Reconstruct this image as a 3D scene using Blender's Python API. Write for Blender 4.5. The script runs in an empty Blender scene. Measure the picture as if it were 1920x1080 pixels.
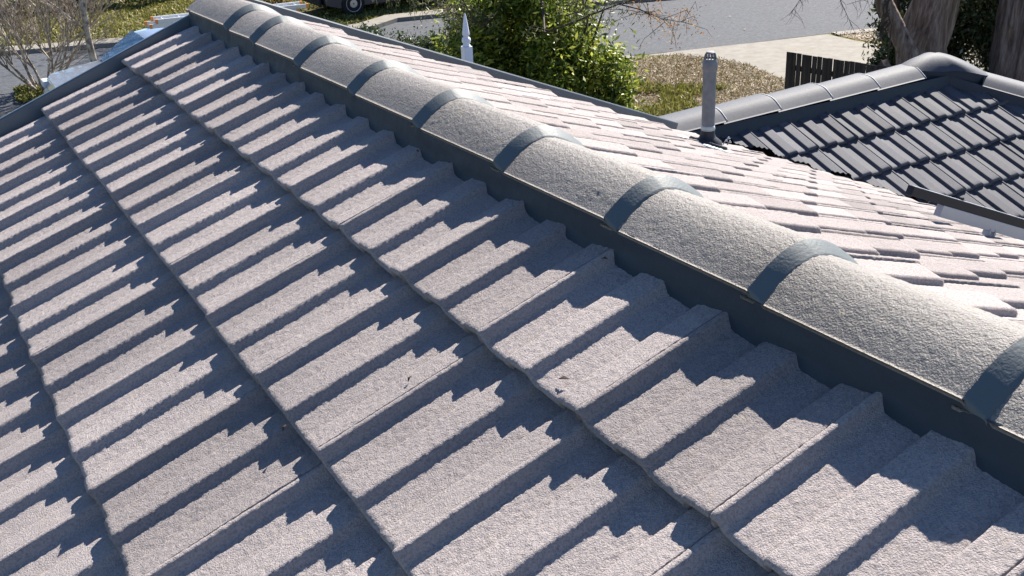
import bpy, bmesh, math, random
import numpy as np
from mathutils import Vector, Matrix
random.seed(7)
rng = np.random.default_rng(11)
# ------------------------------------------------------------------ camera, sky, sun, exposure
scn = bpy.context.scene
cam_d = bpy.data.cameras.new("camera"); cam = bpy.data.objects.new("camera", cam_d)
scn.collection.objects.link(cam)
CM = Matrix(((0.86490356, 0.23569922, -0.44315653, -0.75508266),
             (-0.50043493, 0.33664707, -0.79764254, -0.98093384),
             (-0.03881637, 0.91165488, 0.40911937, 0.8388961),
             (0, 0, 0, 1)))
cam.matrix_world = CM
cam_d.sensor_width = 36; cam_d.lens = 39.436; cam_d.clip_start = 0.02; cam_d.clip_end = 2000
scn.camera = cam
SUN = Vector((1.0, 0.62, 0.99)).normalized()
SUN_EL = math.asin(SUN.z); SUN_AZ = math.atan2(SUN.x, SUN.y)
world = bpy.data.worlds.new("World"); scn.world = world; world.use_nodes = True
wn = world.node_tree; bg = wn.nodes["Background"]
sky = wn.nodes.new("ShaderNodeTexSky"); sky.sky_type = 'NISHITA'; sky.sun_disc = False
sky.sun_elevation = SUN_EL; sky.sun_rotation = SUN_AZ; sky.air_density = 0.7; sky.dust_density = 0.0; sky.ozone_density = 4.0
wn.links.new(sky.outputs[0], bg.inputs[0]); bg.inputs[1].default_value = 0.07
sun_d = bpy.data.lights.new("sun", 'SUN'); sun = bpy.data.objects.new("sun", sun_d)
scn.collection.objects.link(sun)
sun_d.energy = 5.0; sun_d.angle = math.radians(0.5); sun_d.color = (1.0, 0.93, 0.84)
sun.rotation_euler = (-SUN).to_track_quat('-Z', 'Y').to_euler()
sun.location = (20, 20, 30)
scn.view_settings.view_transform = 'Standard'; scn.view_settings.look = 'None'
scn.view_settings.exposure = 1.58; scn.view_settings.gamma = 1.0
scn.view_settings.use_curve_mapping = False

# ------------------------------------------------------------------ constants
P = math.radians(22.57); CP, SP = math.cos(P), math.sin(P)
RX, RZ = 0.395, 0.1642          # main ridge (runs along Y)
GZ = -4.6                       # ground level
BY = 3.165                      # inner face of the main barge
col = scn.collection

# ------------------------------------------------------------------ helpers
def mesh_obj(name, verts, faces, mat=None, parent=None, smooth=False):
    me = bpy.data.meshes.new(name)
    verts = np.asarray(verts, dtype=np.float32).reshape(-1, 3)
    if isinstance(faces, np.ndarray):
        n, k = faces.shape
        me.vertices.add(len(verts)); me.vertices.foreach_set("co", verts.ravel())
        me.loops.add(n * k); me.loops.foreach_set("vertex_index", faces.astype(np.int32).ravel())
        me.polygons.add(n); me.polygons.foreach_set("loop_start", np.arange(0, n * k, k, dtype=np.int32))
        me.polygons.foreach_set("loop_total", np.full(n, k, dtype=np.int32))
        me.update(calc_edges=True)
    else:
        me.from_pydata([tuple(map(float, v)) for v in verts], [], faces); me.update()
    if smooth: me.polygons.foreach_set("use_smooth", np.ones(len(me.polygons), dtype=bool))
    if mat: me.materials.append(mat)
    o = bpy.data.objects.new(name, me); col.objects.link(o)
    if parent: o.parent = parent
    return o
def recentre(o):
    """give a world-space mesh an origin at its base"""
    me = o.data; n = len(me.vertices); a = np.empty(n * 3, dtype=np.float32); me.vertices.foreach_get("co", a)
    a = a.reshape(-1, 3); c = (a.min(0) + a.max(0)) / 2; c[2] = a[:, 2].min()
    me.vertices.foreach_set("co", (a - c).ravel()); me.update(); o.location = tuple(map(float, c)); return o
def empty(name, loc=(0, 0, 0)):
    o = bpy.data.objects.new(name, None); o.location = loc; o.empty_display_size = .2; col.objects.link(o); return o
def tag(o, label=None, cat=None, group=None, kind=None):
    if label: o["label"] = label
    if cat: o["category"] = cat
    if group: o["group"] = group
    if kind: o["kind"] = kind
    return o
def adopt(o, root):
    """parent a world-space mesh under a thing's empty"""
    o.parent = root; o.matrix_parent_inverse = Matrix.Translation(-Vector(root.location)); return o
class MB:
    def __init__(s): s.v = []; s.f = []
    def add(s, vs, fs):
        b = len(s.v); s.v += [tuple(v) for v in vs]; s.f += [tuple(i + b for i in f) for f in fs]
    def box(s, c, d, R=None, bev=0.0):
        c = Vector(c); hx, hy, hz = d[0] / 2, d[1] / 2, d[2] / 2
        if bev <= 0:
            vs = [Vector((x * hx, y * hy, z * hz)) for z in (-1, 1) for y in (-1, 1) for x in (-1, 1)]
            fs = [(0, 2, 3, 1), (4, 5, 7, 6), (0, 1, 5, 4), (2, 6, 7, 3), (0, 4, 6, 2), (1, 3, 7, 5)]
        else:
            bm = bmesh.new(); bmesh.ops.create_cube(bm, size=1)
            for v in bm.verts: v.co = Vector((v.co.x * d[0], v.co.y * d[1], v.co.z * d[2]))
            bmesh.ops.bevel(bm, geom=bm.edges[:], offset=bev, segments=2, affect='EDGES', profile=.6)
            bm.verts.index_update(); vs = [v.co.copy() for v in bm.verts]; fs = [[v.index for v in f.verts] for f in bm.faces]; bm.free()
        if R is not None: vs = [R @ v for v in vs]
        s.add([v + c for v in vs], fs)
    def tube(s, pts, rad, n=8, cap=True, squash=None):
        pts = [Vector(p) for p in pts]
        if not isinstance(rad, (list, tuple)): rad = [rad] * len(pts)
        rings = []; up = None
        for i, p in enumerate(pts):
            d = (pts[min(i + 1, len(pts) - 1)] - pts[max(i - 1, 0)]).normalized()
            if up is None:
                up = Vector((0, 0, 1)) if abs(d.z) < .9 else Vector((1, 0, 0))
            a = d.cross(up).normalized(); b = a.cross(d).normalized(); up = b
            rings.append([p + (a * math.cos(t) + b * math.sin(t)) * rad[i] for t in [2 * math.pi * k / n for k in range(n)]])
        vs = [v for r in rings for v in r]; fs = []
        for i in range(len(pts) - 1):
            for k in range(n):
                fs.append((i * n + k, i * n + (k + 1) % n, (i + 1) * n + (k + 1) % n, (i + 1) * n + k))
        if cap: fs.append(tuple(range(n - 1, -1, -1))); fs.append(tuple(range((len(pts) - 1) * n, len(pts) * n)))
        s.add(vs, fs)
    def lathe(s, prof, c, n=20, axis=None):
        c = Vector(c); vs = []; fs = []
        for r, z in prof:
            for k in range(n):
                t = 2 * math.pi * k / n; vs.append(Vector((r * math.cos(t), r * math.sin(t), z)))
        if axis is not None:
            q = Vector((0, 0, 1)).rotation_difference(Vector(axis)); vs = [q @ v for v in vs]
        for i in range(len(prof) - 1):
            for k in range(n):
                fs.append((i * n + k, i * n + (k + 1) % n, (i + 1) * n + (k + 1) % n, (i + 1) * n + k))
        fs.append(tuple(range(n - 1, -1, -1))); fs.append(tuple(range((len(prof) - 1) * n, len(prof) * n)))
        s.add([v + c for v in vs], fs)
    def prism(s, poly, z0, z1):
        n = len(poly); s.add([(x, y, z0) for x, y in poly] + [(x, y, z1) for x, y in poly],
              [tuple(range(n - 1, -1, -1)), tuple(range(n, 2 * n))] + [(i, (i + 1) % n, n + (i + 1) % n, n + i) for i in range(n)])
    def build(s, name, mat=None, parent=None, smooth=False):
        return mesh_obj(name, s.v, s.f, mat, parent, smooth)
def smooth_by_angle(o, ang=35):
    me = o.data; bm = bmesh.new(); bm.from_mesh(me)
    for f in bm.faces: f.smooth = True
    for e in bm.edges:
        if len(e.link_faces) == 2 and e.calc_face_angle(0) > math.radians(ang): e.smooth = False
    bm.to_mesh(me); bm.free(); return o

# ------------------------------------------------------------------ numpy value noise
def _hash(ix, iy, iz, seed):
    h = (ix.astype(np.int64) * 374761393 + iy.astype(np.int64) * 668265263 + iz.astype(np.int64) * 2147483647 + seed * 974634777) & 0xFFFFFFFF
    h = ((h ^ (h >> 13)) * 1274126177) & 0xFFFFFFFF; h = h ^ (h >> 16)
    return (h & 0xFFFFFF) / float(0xFFFFFF)
def noise2(x, y, seed=0):
    ix = np.floor(x); iy = np.floor(y); fx = x - ix; fy = y - iy
    fx = fx * fx * (3 - 2 * fx); fy = fy * fy * (3 - 2 * fy); z = np.zeros_like(ix)
    a = _hash(ix, iy, z, seed); b = _hash(ix + 1, iy, z, seed); c = _hash(ix, iy + 1, z, seed); d = _hash(ix + 1, iy + 1, z, seed)
    return (a * (1 - fx) + b * fx) * (1 - fy) + (c * (1 - fx) + d * fx) * fy - .5
def noise3(x, y, z, seed=0):
    iz = np.floor(z); fz = z - iz; fz = fz * fz * (3 - 2 * fz)
    def sl(k):
        ix = np.floor(x); iy = np.floor(y); fx = x - ix; fy = y - iy
        fx = fx * fx * (3 - 2 * fx); fy = fy * fy * (3 - 2 * fy)
        a = _hash(ix, iy, k, seed); b = _hash(ix + 1, iy, k, seed); c = _hash(ix, iy + 1, k, seed); d = _hash(ix + 1, iy + 1, k, seed)
        return (a * (1 - fx) + b * fx) * (1 - fy) + (c * (1 - fx) + d * fx) * fy
    return sl(iz) * (1 - fz) + sl(iz + 1) * fz - .5
def skin_noise(a, b, seed):
    """rough spray-coated concrete: bumps of 6-10 mm with a fine grain, in metres"""
    wa = a + .004 * noise2(a * 60, b * 60, seed + 5); wb = b + .004 * noise2(a * 60 + 9, b * 60, seed + 6)
    n = noise2(wa * 270, wb * 270, seed) * 1.0 + noise2(wa * 150 + 3, wb * 150, seed + 1) * .45
    return n * .0018 + noise2(a * 22, b * 22, seed + 2) * .0008

# ------------------------------------------------------------------ materials
def mat(name, color, rough=.7, spec=.5, metal=0.0):
    m = bpy.data.materials.new(name); m.use_nodes = True; b = m.node_tree.nodes["Principled BSDF"]
    b.inputs["Base Color"].default_value = (*color, 1); b.inputs["Roughness"].default_value = rough
    b.inputs["Metallic"].default_value = metal; b.inputs["Specular IOR Level"].default_value = spec
    return m
def N(m): return m.node_tree.nodes, m.node_tree.links, m.node_tree.nodes["Principled BSDF"]
def noise_node(m, scale, detail=3, rough=.55, coord='Object', vec=None, dist=0):
    n, l, b = N(m); t = n.new("ShaderNodeTexNoise"); t.inputs["Scale"].default_value = scale
    t.inputs["Detail"].default_value = detail; t.inputs["Roughness"].default_value = rough; t.inputs["Distortion"].default_value = dist
    if vec is None:
        c = n.new("ShaderNodeTexCoord"); l.new(c.outputs[coord], t.inputs["Vector"])
    else: l.new(vec, t.inputs["Vector"])
    return t
def ramp(m, src, stops, interp='LINEAR'):
    n, l, b = N(m); r = n.new("ShaderNodeValToRGB"); r.color_ramp.interpolation = interp; e = r.color_ramp.elements
    e[0].position, e[0].color = stops[0][0], (*stops[0][1], 1); e[1].position, e[1].color = stops[1][0], (*stops[1][1], 1)
    for p, c in stops[2:]:
        k = e.new(p); k.color = (*c, 1)
    l.new(src, r.inputs["Fac"]); return r
def mixc(m, a, b_, fac, mode='MIX'):
    n, l, b = N(m); x = n.new("ShaderNodeMix"); x.data_type = 'RGBA'; x.blend_type = mode
    for sock, v in ((x.inputs[6], a), (x.inputs[7], b_), (x.inputs[0], fac)):
        if isinstance(v, (int, float)): sock.default_value = v
        elif isinstance(v, tuple): sock.default_value = (*v, 1)
        else: l.new(v, sock)
    return x.outputs[2]
def bump(m, src, strength, dist, normal=None):
    n, l, b = N(m); k = n.new("ShaderNodeBump"); k.inputs["Strength"].default_value = strength; k.inputs["Distance"].default_value = dist
    l.new(src, k.inputs["Height"])
    if normal is not None: l.new(normal, k.inputs["Normal"])
    l.new(k.outputs[0], b.inputs["Normal"]); return k.outputs[0]
def coated(name, c_lo, c_hi, rough, spec, grain=1.0, warm=(.30, .25, .16), warm_amt=.25, gscale=420):
    m = mat(name, c_hi, rough, spec); n, l, b = N(m)
    big = noise_node(m, 2.2, 4); r = ramp(m, big.outputs[0], [(.3, c_lo), (.7, c_hi)])
    fine = noise_node(m, 260, 2); rf = ramp(m, fine.outputs[0], [(.30, (.62, .62, .63)), (.58, (1.08, 1.08, 1.08))])  # fine dark speckle puts the shade of the pits into the colour
    c = mixc(m, r.outputs[0], rf.outputs[0], .75, 'MULTIPLY')
    lich = noise_node(m, 34, 3); rl = ramp(m, lich.outputs[0], [(.64, (0, 0, 0)), (.74, (1, 1, 1))])
    c = mixc(m, c, warm, rl.outputs[0]) if warm_amt >= 1 else mixc(m, c, mixc(m, c, warm, warm_amt), rl.outputs[0])
    if "tile" in name:
        at = n.new("ShaderNodeAttribute"); at.attribute_name = "tone"; sc_ = n.new("ShaderNodeVectorMath"); sc_.operation = 'SCALE'
        l.new(c, sc_.inputs[0]); l.new(at.outputs["Fac"], sc_.inputs["Scale"]); c = sc_.outputs[0]
    sp_ = noise_node(m, 130, 2); rs = ramp(m, sp_.outputs[0], [(.72, (0, 0, 0)), (.76, (1, 1, 1))]); c = mixc(m, c, (.10, .085, .07), mixc(m, (0, 0, 0), rs.outputs[0], .6))
    l.new(c, b.inputs["Base Color"])
    g1 = noise_node(m, gscale, 3, .6); bump(m, g1.outputs[0], grain, .0028)
    return m
M_TILE = coated("main_tile_coating", (.25, .225, .222), (.32, .285, .278), .8, .10, 1.0)
M_CAP = coated("ridge_cap_coating", (.14, .128, .118), (.205, .19, .178), .60, .28, 1.0, (.24, .20, .12), .45, 300)
M_WING = coated("wing_tile_coating", (.062, .066, .081), (.098, .101, .115), .7, .12, .25, (.2, .17, .13), .3)
M_WCAP = coated("wing_cap_coating", (.05, .057, .075), (.068, .075, .095), .65, .2, .3, (.22, .2, .18), .2)
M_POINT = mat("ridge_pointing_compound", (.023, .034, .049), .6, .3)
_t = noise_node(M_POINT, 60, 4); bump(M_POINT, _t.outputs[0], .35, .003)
M_POINT2 = mat("pointing_blend", (.085, .103, .112), .6, .3)
_t = noise_node(M_POINT2, 220, 3); bump(M_POINT2, _t.outputs[0], .35, .002)
M_METAL = mat("barge_steel_paint", (.075, .10, .125), .42, .5)
_t = noise_node(M_METAL, 5, 3); _r = ramp(M_METAL, _t.outputs[0], [(.3, (.065, .09, .115)), (.7, (.085, .11, .135))]); M_METAL.node_tree.links.new(_r.outputs[0], N(M_METAL)[2].inputs["Base Color"])
M_ALU = mat("aluminium", (.34, .37, .43), .45, .5, .3)
_t = noise_node(M_ALU, 40, 3); bump(M_ALU, _t.outputs[0], .1, .002)
M_BLACK = mat("black_anodised", (.010, .013, .022), .55, .3)
M_PVC = mat("grey_pvc", (.12, .135, .16), .5, .5)
_t = noise_node(M_PVC, 30, 4); _r = ramp(M_PVC, _t.outputs[0], [(.35, (.095, .11, .13)), (.7, (.14, .157, .18))]); M_PVC.node_tree.links.new(_r.outputs[0], N(M_PVC)[2].inputs["Base Color"])
M_RUBBER = mat("black_rubber", (.02, .022, .03), .6, .4)
M_SILIC = mat("pale_sealant", (.42, .46, .47), .6, .4)
M_WHITE = mat("white_paint", (.72, .74, .80), .45, .5)
M_SHADOWGAP = mat("dark_underlay", (.03, .03, .035), .9, .2)
M_BRICK = mat("brick_wall", (.33, .22, .16), .85, .3)
_n, _l, _b = N(M_BRICK); _bt = _n.new("ShaderNodeTexBrick"); _tc = _n.new("ShaderNodeTexCoord"); _mp = _n.new("ShaderNodeMapping")
_mp.inputs["Rotation"].default_value = (math.radians(90), 0, 0); _l.new(_tc.outputs["Object"], _mp.inputs[0]); _l.new(_mp.outputs[0], _bt.inputs[0])
_bt.inputs["Scale"].default_value = 4.2; _bt.inputs["Color1"].default_value = (.36, .22, .15, 1); _bt.inputs["Color2"].default_value = (.28, .17, .12, 1); _bt.inputs["Mortar"].default_value = (.4, .38, .34, 1)
_l.new(_bt.outputs[0], _b.inputs["Base Color"])

# ------------------------------------------------------------------ concrete roof tiles
BASE = [(0, .0), (.0015, .008), (.0035, .0130), (.007, .0142), (.063, .0198), (.0668, .0190), (.0715, .0125), (.0765, .0050), (.084, .0022), (.1485, .0002)]
LOCK = [(0, .0), (.0015, .008), (.0035, .0130), (.007, .0142), (.0590, .0218), (.0595, .009), (.0614, .009), (.0620, .0238), (.069, .0255), (.0725, .0235), (.077, .0130), (.082, .0055), (.090, .0028), (.1485, .0002)]
PITCH = .15
def tile_course(name, q0, q1, phase, lock_par, vn, g, frame, zones, dv, matl, parent, seed, noise=1.0, v_top=None, clip=None, nose=.024, lap=.029):
    """one course of interlocking tiles as a height field.  q runs to the right when looking up the slope, v down the slope;
    frame(q, v, h) -> world.  zones: list of (q_limit, dq)."""
    qs = []; hs = []; own = []
    k0 = int(math.floor((q0 - phase) / PITCH)); k1 = int(math.ceil((q1 - phase) / PITCH))
    for k in range(k0, k1 + 1):
        s0 = phase + k * PITCH; lock = (k % 2 == lock_par)
        prof = (LOCK if lock else BASE) + [(PITCH, .0)]
        dq = next((d for lim, d in zones if s0 < lim), zones[-1][1])
        xs = [p[0] for p in prof]; hh = [p[1] for p in prof]; full = []
        for a, b in zip(xs[:-1], xs[1:]):
            n = max(1, int(round((b - a) / dq))); full += [a + (b - a) * i / n for i in range(n)]
        for x in full:
            q = s0 + x
            if q < q0 or q > q1: continue
            # index of the tile that owns this strip: a new tile starts right of the groove of an interlocking rib
            kk = k if (not lock or x <= .0603) else k + 1
            owner = math.floor((kk + (1 - lock_par if lock_par else 0)) / 2) if False else (kk if (kk % 2 == lock_par) else kk + 1)
            if lock and x > .0603: owner = k + 2
            qs.append(q); hs.append(np.interp(x, xs, hh)); own.append(owner)
    q = np.array(qs); h = np.array(hs); own = np.array(own)
    r = np.random.default_rng(seed * 77 + 5); uo = np.unique(own); T = {o: r.normal(size=4) for o in uo}
    jh = np.array([T[o][0] for o in own]) * .0009; jv = np.array([T[o][1] for o in own]) * .0018
    jt = np.array([T[o][2] for o in own]) * .0012
    vt = (vn - g - .03) if v_top is None else v_top
    nv = max(2, int(round((vn - vt) / dv))); t = np.linspace(0, 1, nv + 1)
    Q, TT = np.meshgrid(q, t, indexing='ij'); L = vn - vt
    V = vt + TT * L + jv[:, None] * TT
    slant = lap * (1 - (V - (vn - g)) / g)      # height drops towards the head of the tile
    H = h[:, None] - slant + jh[:, None] + jt[:, None] * ((V - vn) / g + .5)
    if noise: H = H + skin_noise(Q, V, seed * 13) * noise
    # worn, rounded nose
    edge = (vn + jv[:, None] - V); H = H - np.where(edge < .010, .0045 * (1 - edge / .010) ** 2, 0)
    nq = len(q); W = frame(Q, V, H).reshape(nq, nv + 1, 3)
    # nose face: two extra rows
    vN = vn + jv; rag = noise2(q * 90, q * 0 + vn * 7, seed + 3) * .004 + noise2(q * 300, q * 0 + 3, seed + 4) * .003
    top = H[:, -1]
    r1 = frame(q, vN - .0015 + rag * .25, top - .007); r2 = frame(q, vN - .006 + rag * .35, top - nose * .75); r3 = frame(q, vN - .011 + rag * .35, top - nose + rag)
    r4 = frame(q, vN - .05, top - nose)
    W = np.concatenate([W, r1[:, None], r2[:, None], r3[:, None], r4[:, None]], axis=1); m = nv + 5
    idx = np.arange(nq * m).reshape(nq, m)
    F = np.stack([idx[:-1, :-1], idx[:-1, 1:], idx[1:, 1:], idx[1:, :-1]], axis=-1).reshape(-1, 4)
    Vw = W.reshape(-1, 3)
    if clip is not None:
        fc = Vw[F].mean(1); F = F[clip(fc)]
        used = np.unique(F); mp = -np.ones(len(Vw), dtype=np.int64); mp[used] = np.arange(len(used)); Vw = Vw[used]; F = mp[F]
    if len(F) == 0: return None
    # orientation check
    a, b_, c = Vw[F[len(F) // 3][0]], Vw[F[len(F) // 3][1]], Vw[F[len(F) // 3][2]]
    if np.cross(b_ - a, c - a)[2] < 0: F = F[:, ::-1]
    o = mesh_obj(name, Vw, F, matl, parent, smooth=True)
    tone = np.repeat(np.array([1 + .10 * T[x][3] for x in own]), m)
    if clip is not None: tone = tone[used]
    at = o.data.attributes.new("tone", 'FLOAT', 'POINT'); at.data.foreach_set("value", tone.astype(np.float32))
    return o
def fr_near(q, v, h):      # q = -Y ; v = 0 at the first nose line
    x = -CP * v - SP * h; z = -SP * v + CP * h
    return np.stack([x, -q + 0 * v, z], axis=-1)
def fr_far(q, v, h):       # q = +Y ; v measured from the ridge line
    return np.stack([RX + CP * v + SP * h, q + 0 * v, RZ - SP * v + CP * h], axis=-1)
WY, WZ = 3.87, -0.93        # wing ridge (runs along X)
def fr_wing(q, v, h):      # faces -Y ; q = +X ; v from wing ridge
    return np.stack([q + 0 * v, WY - CP * v - SP * h, WZ - SP * v + CP * h], axis=-1)
HX = 5.12                  # wing apex
def fr_hip(q, v, h):       # faces +X ; q = +Y
    return np.stack([HX + CP * v + SP * h, q + 0 * v, WZ - SP * v + CP * h], axis=-1)
def fr_wback(q, v, h):     # faces +Y ; q = -X
    return np.stack([-q + 0 * v, WY + CP * v + SP * h, WZ - SP * v + CP * h], axis=-1)

house = empty("brick_house", (0.4, -2, GZ))
tag(house, "grey concrete-tiled house roof with capped ridge, barge edge and lower hipped wing filling the foreground", "house")
def hpart(name):
    o = mesh_obj(name, [(0, 0, 0)], [], None); adopt(o, house); return o
# near slope -------------------------------------------------------
near_courses = [0.0, .3221, .6594, .985, 1.31]
def underlay(name, pts, mt=M_SHADOWGAP):
    o = mesh_obj(name, pts, [tuple(range(len(pts)))], mt); adopt(o, house); return o
def plane_pts(fr, uv, h): return [tuple(fr(np.array(float(q)), np.array(float(v)), np.array(float(h)))) for q, v in uv]
near = underlay("roof_slope", plane_pts(fr_near, [(-3.2, -.43), (5.5, -.43), (5.5, 4.4), (-3.2, 4.4)], -.075))
near["label"] = "shaded side roof slope nearest the viewer, with striped rib shadows"
QB = -3.158
def sub(o, par):
    if o is None: return
    o.parent = par; o.matrix_parent_inverse = (par.matrix_parent_inverse).inverted() if False else Matrix.Identity(4)
    return o
zn = [(-1.9, .0055), (-.75, .0038), (.75, .0026), (99, .02)]
prev = None
for i, vn in enumerate(near_courses):
    g = .3221 if i == 0 else vn - near_courses[i - 1]
    fine = i < 3
    o = tile_course("tile_course", QB, .95, .0442, 0, vn, g, fr_near, zn if fine else [(99, .006)], .0034 if fine else .007, M_TILE, near, 3 + i,
                    v_top=(-.36 if i == 0 else None))
    o2 = tile_course("tile_course", .95, 5.4, .0442, 0, vn, g, fr_near, [(99, .03)], .04, M_TILE, near, 33 + i, noise=0, v_top=(-.36 if i == 0 else None))
v = near_courses[-1]
while v < 4.2:
    v += .325; tile_course("tile_course", QB, 5.4, .0442, 0, v, .325, fr_near, [(99, .03)], .05, M_TILE, near, int(60 + v * 10), noise=0)
# far slope --------------------------------------------------------
def valley_far(c):   # keep main far slope where it is above the wing's near face
    zw = WZ - (WY - c[:, 1]) * SP / CP
    zfar = RZ - (c[:, 0] - RX) * SP / CP
    return ~((zw > zfar - .014 + .002 * noise2(c[:, 1] * 25, c[:, 1] * 0)) & (c[:, 0] > 2.2)) & (c[:, 1] < 3.16)
far = underlay("roof_slope", plane_pts(fr_far, [(-5.5, 0), (3.2, 0), (3.2, 2.2), (3.86, 2.86), (-.6, 7.6), (-5.5, 7.6)], -.075))
far["label"] = "sunlit pinkish roof slope on the far side of the ridge"
fp = .055
for i in range(9):
    vn = .40 + .325 * i
    zf = [(-.2, .012), (1.6, .0042), (3.3, .006)] if i < 5 else [(99, .010)]
    tile_course("tile_course", -1.2, BY - .01, fp, 1, vn, .325, fr_far, zf, .006 if i < 5 else .012, M_TILE, far, 101 + i, v_top=(.02 if i == 0 else None), clip=valley_far, noise=.9)
for i in range(9, 19):
    tile_course("tile_course", -5.4, BY - .01, fp, 1, .40 + .325 * i, .325, fr_far, [(99, .03)], .05, M_TILE, far, 101 + i, clip=valley_far, noise=0)
for i in range(9):
    tile_course("tile_course", -5.4, -1.2, fp, 1, .40 + .325 * i, .325, fr_far, [(99, .03)], .05, M_TILE, far, 151 + i, noise=0)
# wing slopes ------------------------------------------------------
def clip_wing(c):
    zfar = RZ - (c[:, 0] - RX) * SP / CP; zw = WZ - (WY - c[:, 1]) * SP / CP
    return (zfar < zw - .016 + .004 * noise2(c[:, 0] * 14, c[:, 0] * 0)) & (c[:, 0] - HX < (WY - c[:, 1]) + .02)
wing = underlay("roof_slope", plane_pts(fr_wing, [(3.03, 0), (HX, 0), (HX + 4.2 * CP, 4.2), (3.03 + 4.2 * CP, 4.2)], -.06))
wing["label"] = "dark blue-grey tiled slope of the lower wing"
wvn = [.4434 + .2921 * k for k in range(12)]
for i, vn in enumerate(wvn):
    tile_course("tile_course", 2.9, 9.5, 4.1019, 1, vn, .2921, fr_wing, [(6.4, .0036), (99, .03)] if i < 7 else [(99, .03)], .02 if i < 7 else .05, M_WING, wing, 201 + i,
                v_top=(.05 if i == 0 else None), clip=clip_wing, noise=.12 if i < 7 else 0, nose=.016, lap=.020)
hip = underlay("roof_slope", plane_pts(fr_hip, [(WY, 0), (WY - 3 * CP, 3), (WY + 3 * CP, 3)], -.05)); hip["label"] = "hipped end of the lower wing, turned away from view"
for i in range(10):
    vn = .44 + .2921 * i
    tile_course("tile_course", .5, 7.5, .1, 1, vn, .2921, fr_hip, [(99, .03)], .05, M_WING, hip, 301 + i, noise=0, v_top=(.05 if i == 0 else None),
                clip=lambda c: (c[:, 0] - HX > abs(c[:, 1] - WY) - .02))
wback = underlay("roof_slope", plane_pts(fr_wback, [(-HX, 0), (-3.0, 0), (-3.0, 1.6), (-HX - 1.6 * CP, 1.6)], -.05)); wback["label"] = "street side slope of the lower wing"
for i in range(5):
    vn = .44 + .2921 * i
    tile_course("tile_course", -9, -3.0, .02, 1, vn, .2921, fr_wback, [(99, .03)], .05, M_WING, wback, 331 + i, noise=0, v_top=(.05 if i == 0 else None),
                clip=lambda c: (c[:, 0] - HX < (c[:, 1] - WY) + .02))

# ------------------------------------------------------------------ ridge caps
def cap_profile(n=26, hw=.101, rise=.050, flat=.55):
    """(x, z) across the ridge, edge to edge: straight sides meeting in a rounded crown"""
    out = []
    for i in range(n + 1):
        x = -hw + 2 * hw * i / n; a = abs(x) / hw
        side = .72 * hw * (1 - a); k = .012
        z = -k * math.log(math.exp(-side / k) + math.exp(-(rise) / k)) + k * math.log(1 + math.exp(-rise / k)) * (1 - 0) * 0
        out.append((x, z))
    z0 = out[0][1]; zc = out[n // 2][1]
    return [(x, (z - z0) * rise / (zc - z0)) for x, z in out]
def ridge_cap(y_near, y_far, seed, fine, frame, matl, taper=.018, noise=.85, hw=.101, rise=.050, dl=.0035):
    """frame(xoff, along, zoff) -> world points; along runs y_near..y_far"""
    n = int(2 * hw * 1.15 / dl) if fine else 26
    pr = cap_profile(n, hw, rise); x = np.array([p[0] for p in pr]); z = np.array([p[1] for p in pr])
    m = max(4, int(abs(y_far - y_near) / dl)) if fine else 10
    t = np.linspace(0, 1, m + 1); X, T = np.meshgrid(x, t, indexing='ij'); Z0 = np.repeat(z[:, None], m + 1, 1)
    A = y_near + (y_far - y_near) * T
    crown = .8 + .2 * np.clip((1 - np.abs(X) / hw) * 3, 0, 1)
    Z = Z0 + taper * crown * (1 - T); Xs = X * (1 + .03 * (1 - T))
    if noise:
        arc = X * 1.08
        Nz = skin_noise(arc, A, seed) * noise * 1.05; Z = Z + Nz * np.clip((hw - np.abs(X)) / .014, .12, 1)
    # rounded lip at the near end
    e = np.abs(A - y_near); Z = Z - np.where(e < .006, .003 * (1 - e / .006) ** 2, 0)
    W = frame(Xs, A, Z)
    th = .006 if noise > .5 else .002; rows = W.shape[0]
    # skirts: near end, far end and both long edges
    top = W; bot = frame(Xs * (1 - .01), A, Z - th)
    nx, ny = top.shape[:2]; V = np.concatenate([top.reshape(-1, 3), bot.reshape(-1, 3)]); o = nx * ny
    id_ = np.arange(nx * ny).reshape(nx, ny); F = [np.stack([id_[:-1, :-1], id_[1:, :-1], id_[1:, 1:], id_[:-1, 1:]], -1).reshape(-1, 4)]
    def skirt(l): F.append(np.stack([l[:-1], l[1:], l[1:] + o, l[:-1] + o], -1))
    skirt(id_[:, 0]); skirt(id_[::-1, -1]); skirt(id_[0, ::-1]); skirt(id_[-1, :])
    F = np.concatenate(F); return V, F
CX = .362
def fr_ridge(x, a, z): return np.stack([CX + x, a + 0 * x, RZ - .0205 + z], axis=-1)
joints = [-1.40, -1.012, -.627, -.240, .140, .507, .895, 1.271, 1.653, 2.047, 2.439, 2.712, 3.17]
joints = [-5.27 + .387 * k for k in range(10)] + joints
JR = random.Random(3)
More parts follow.
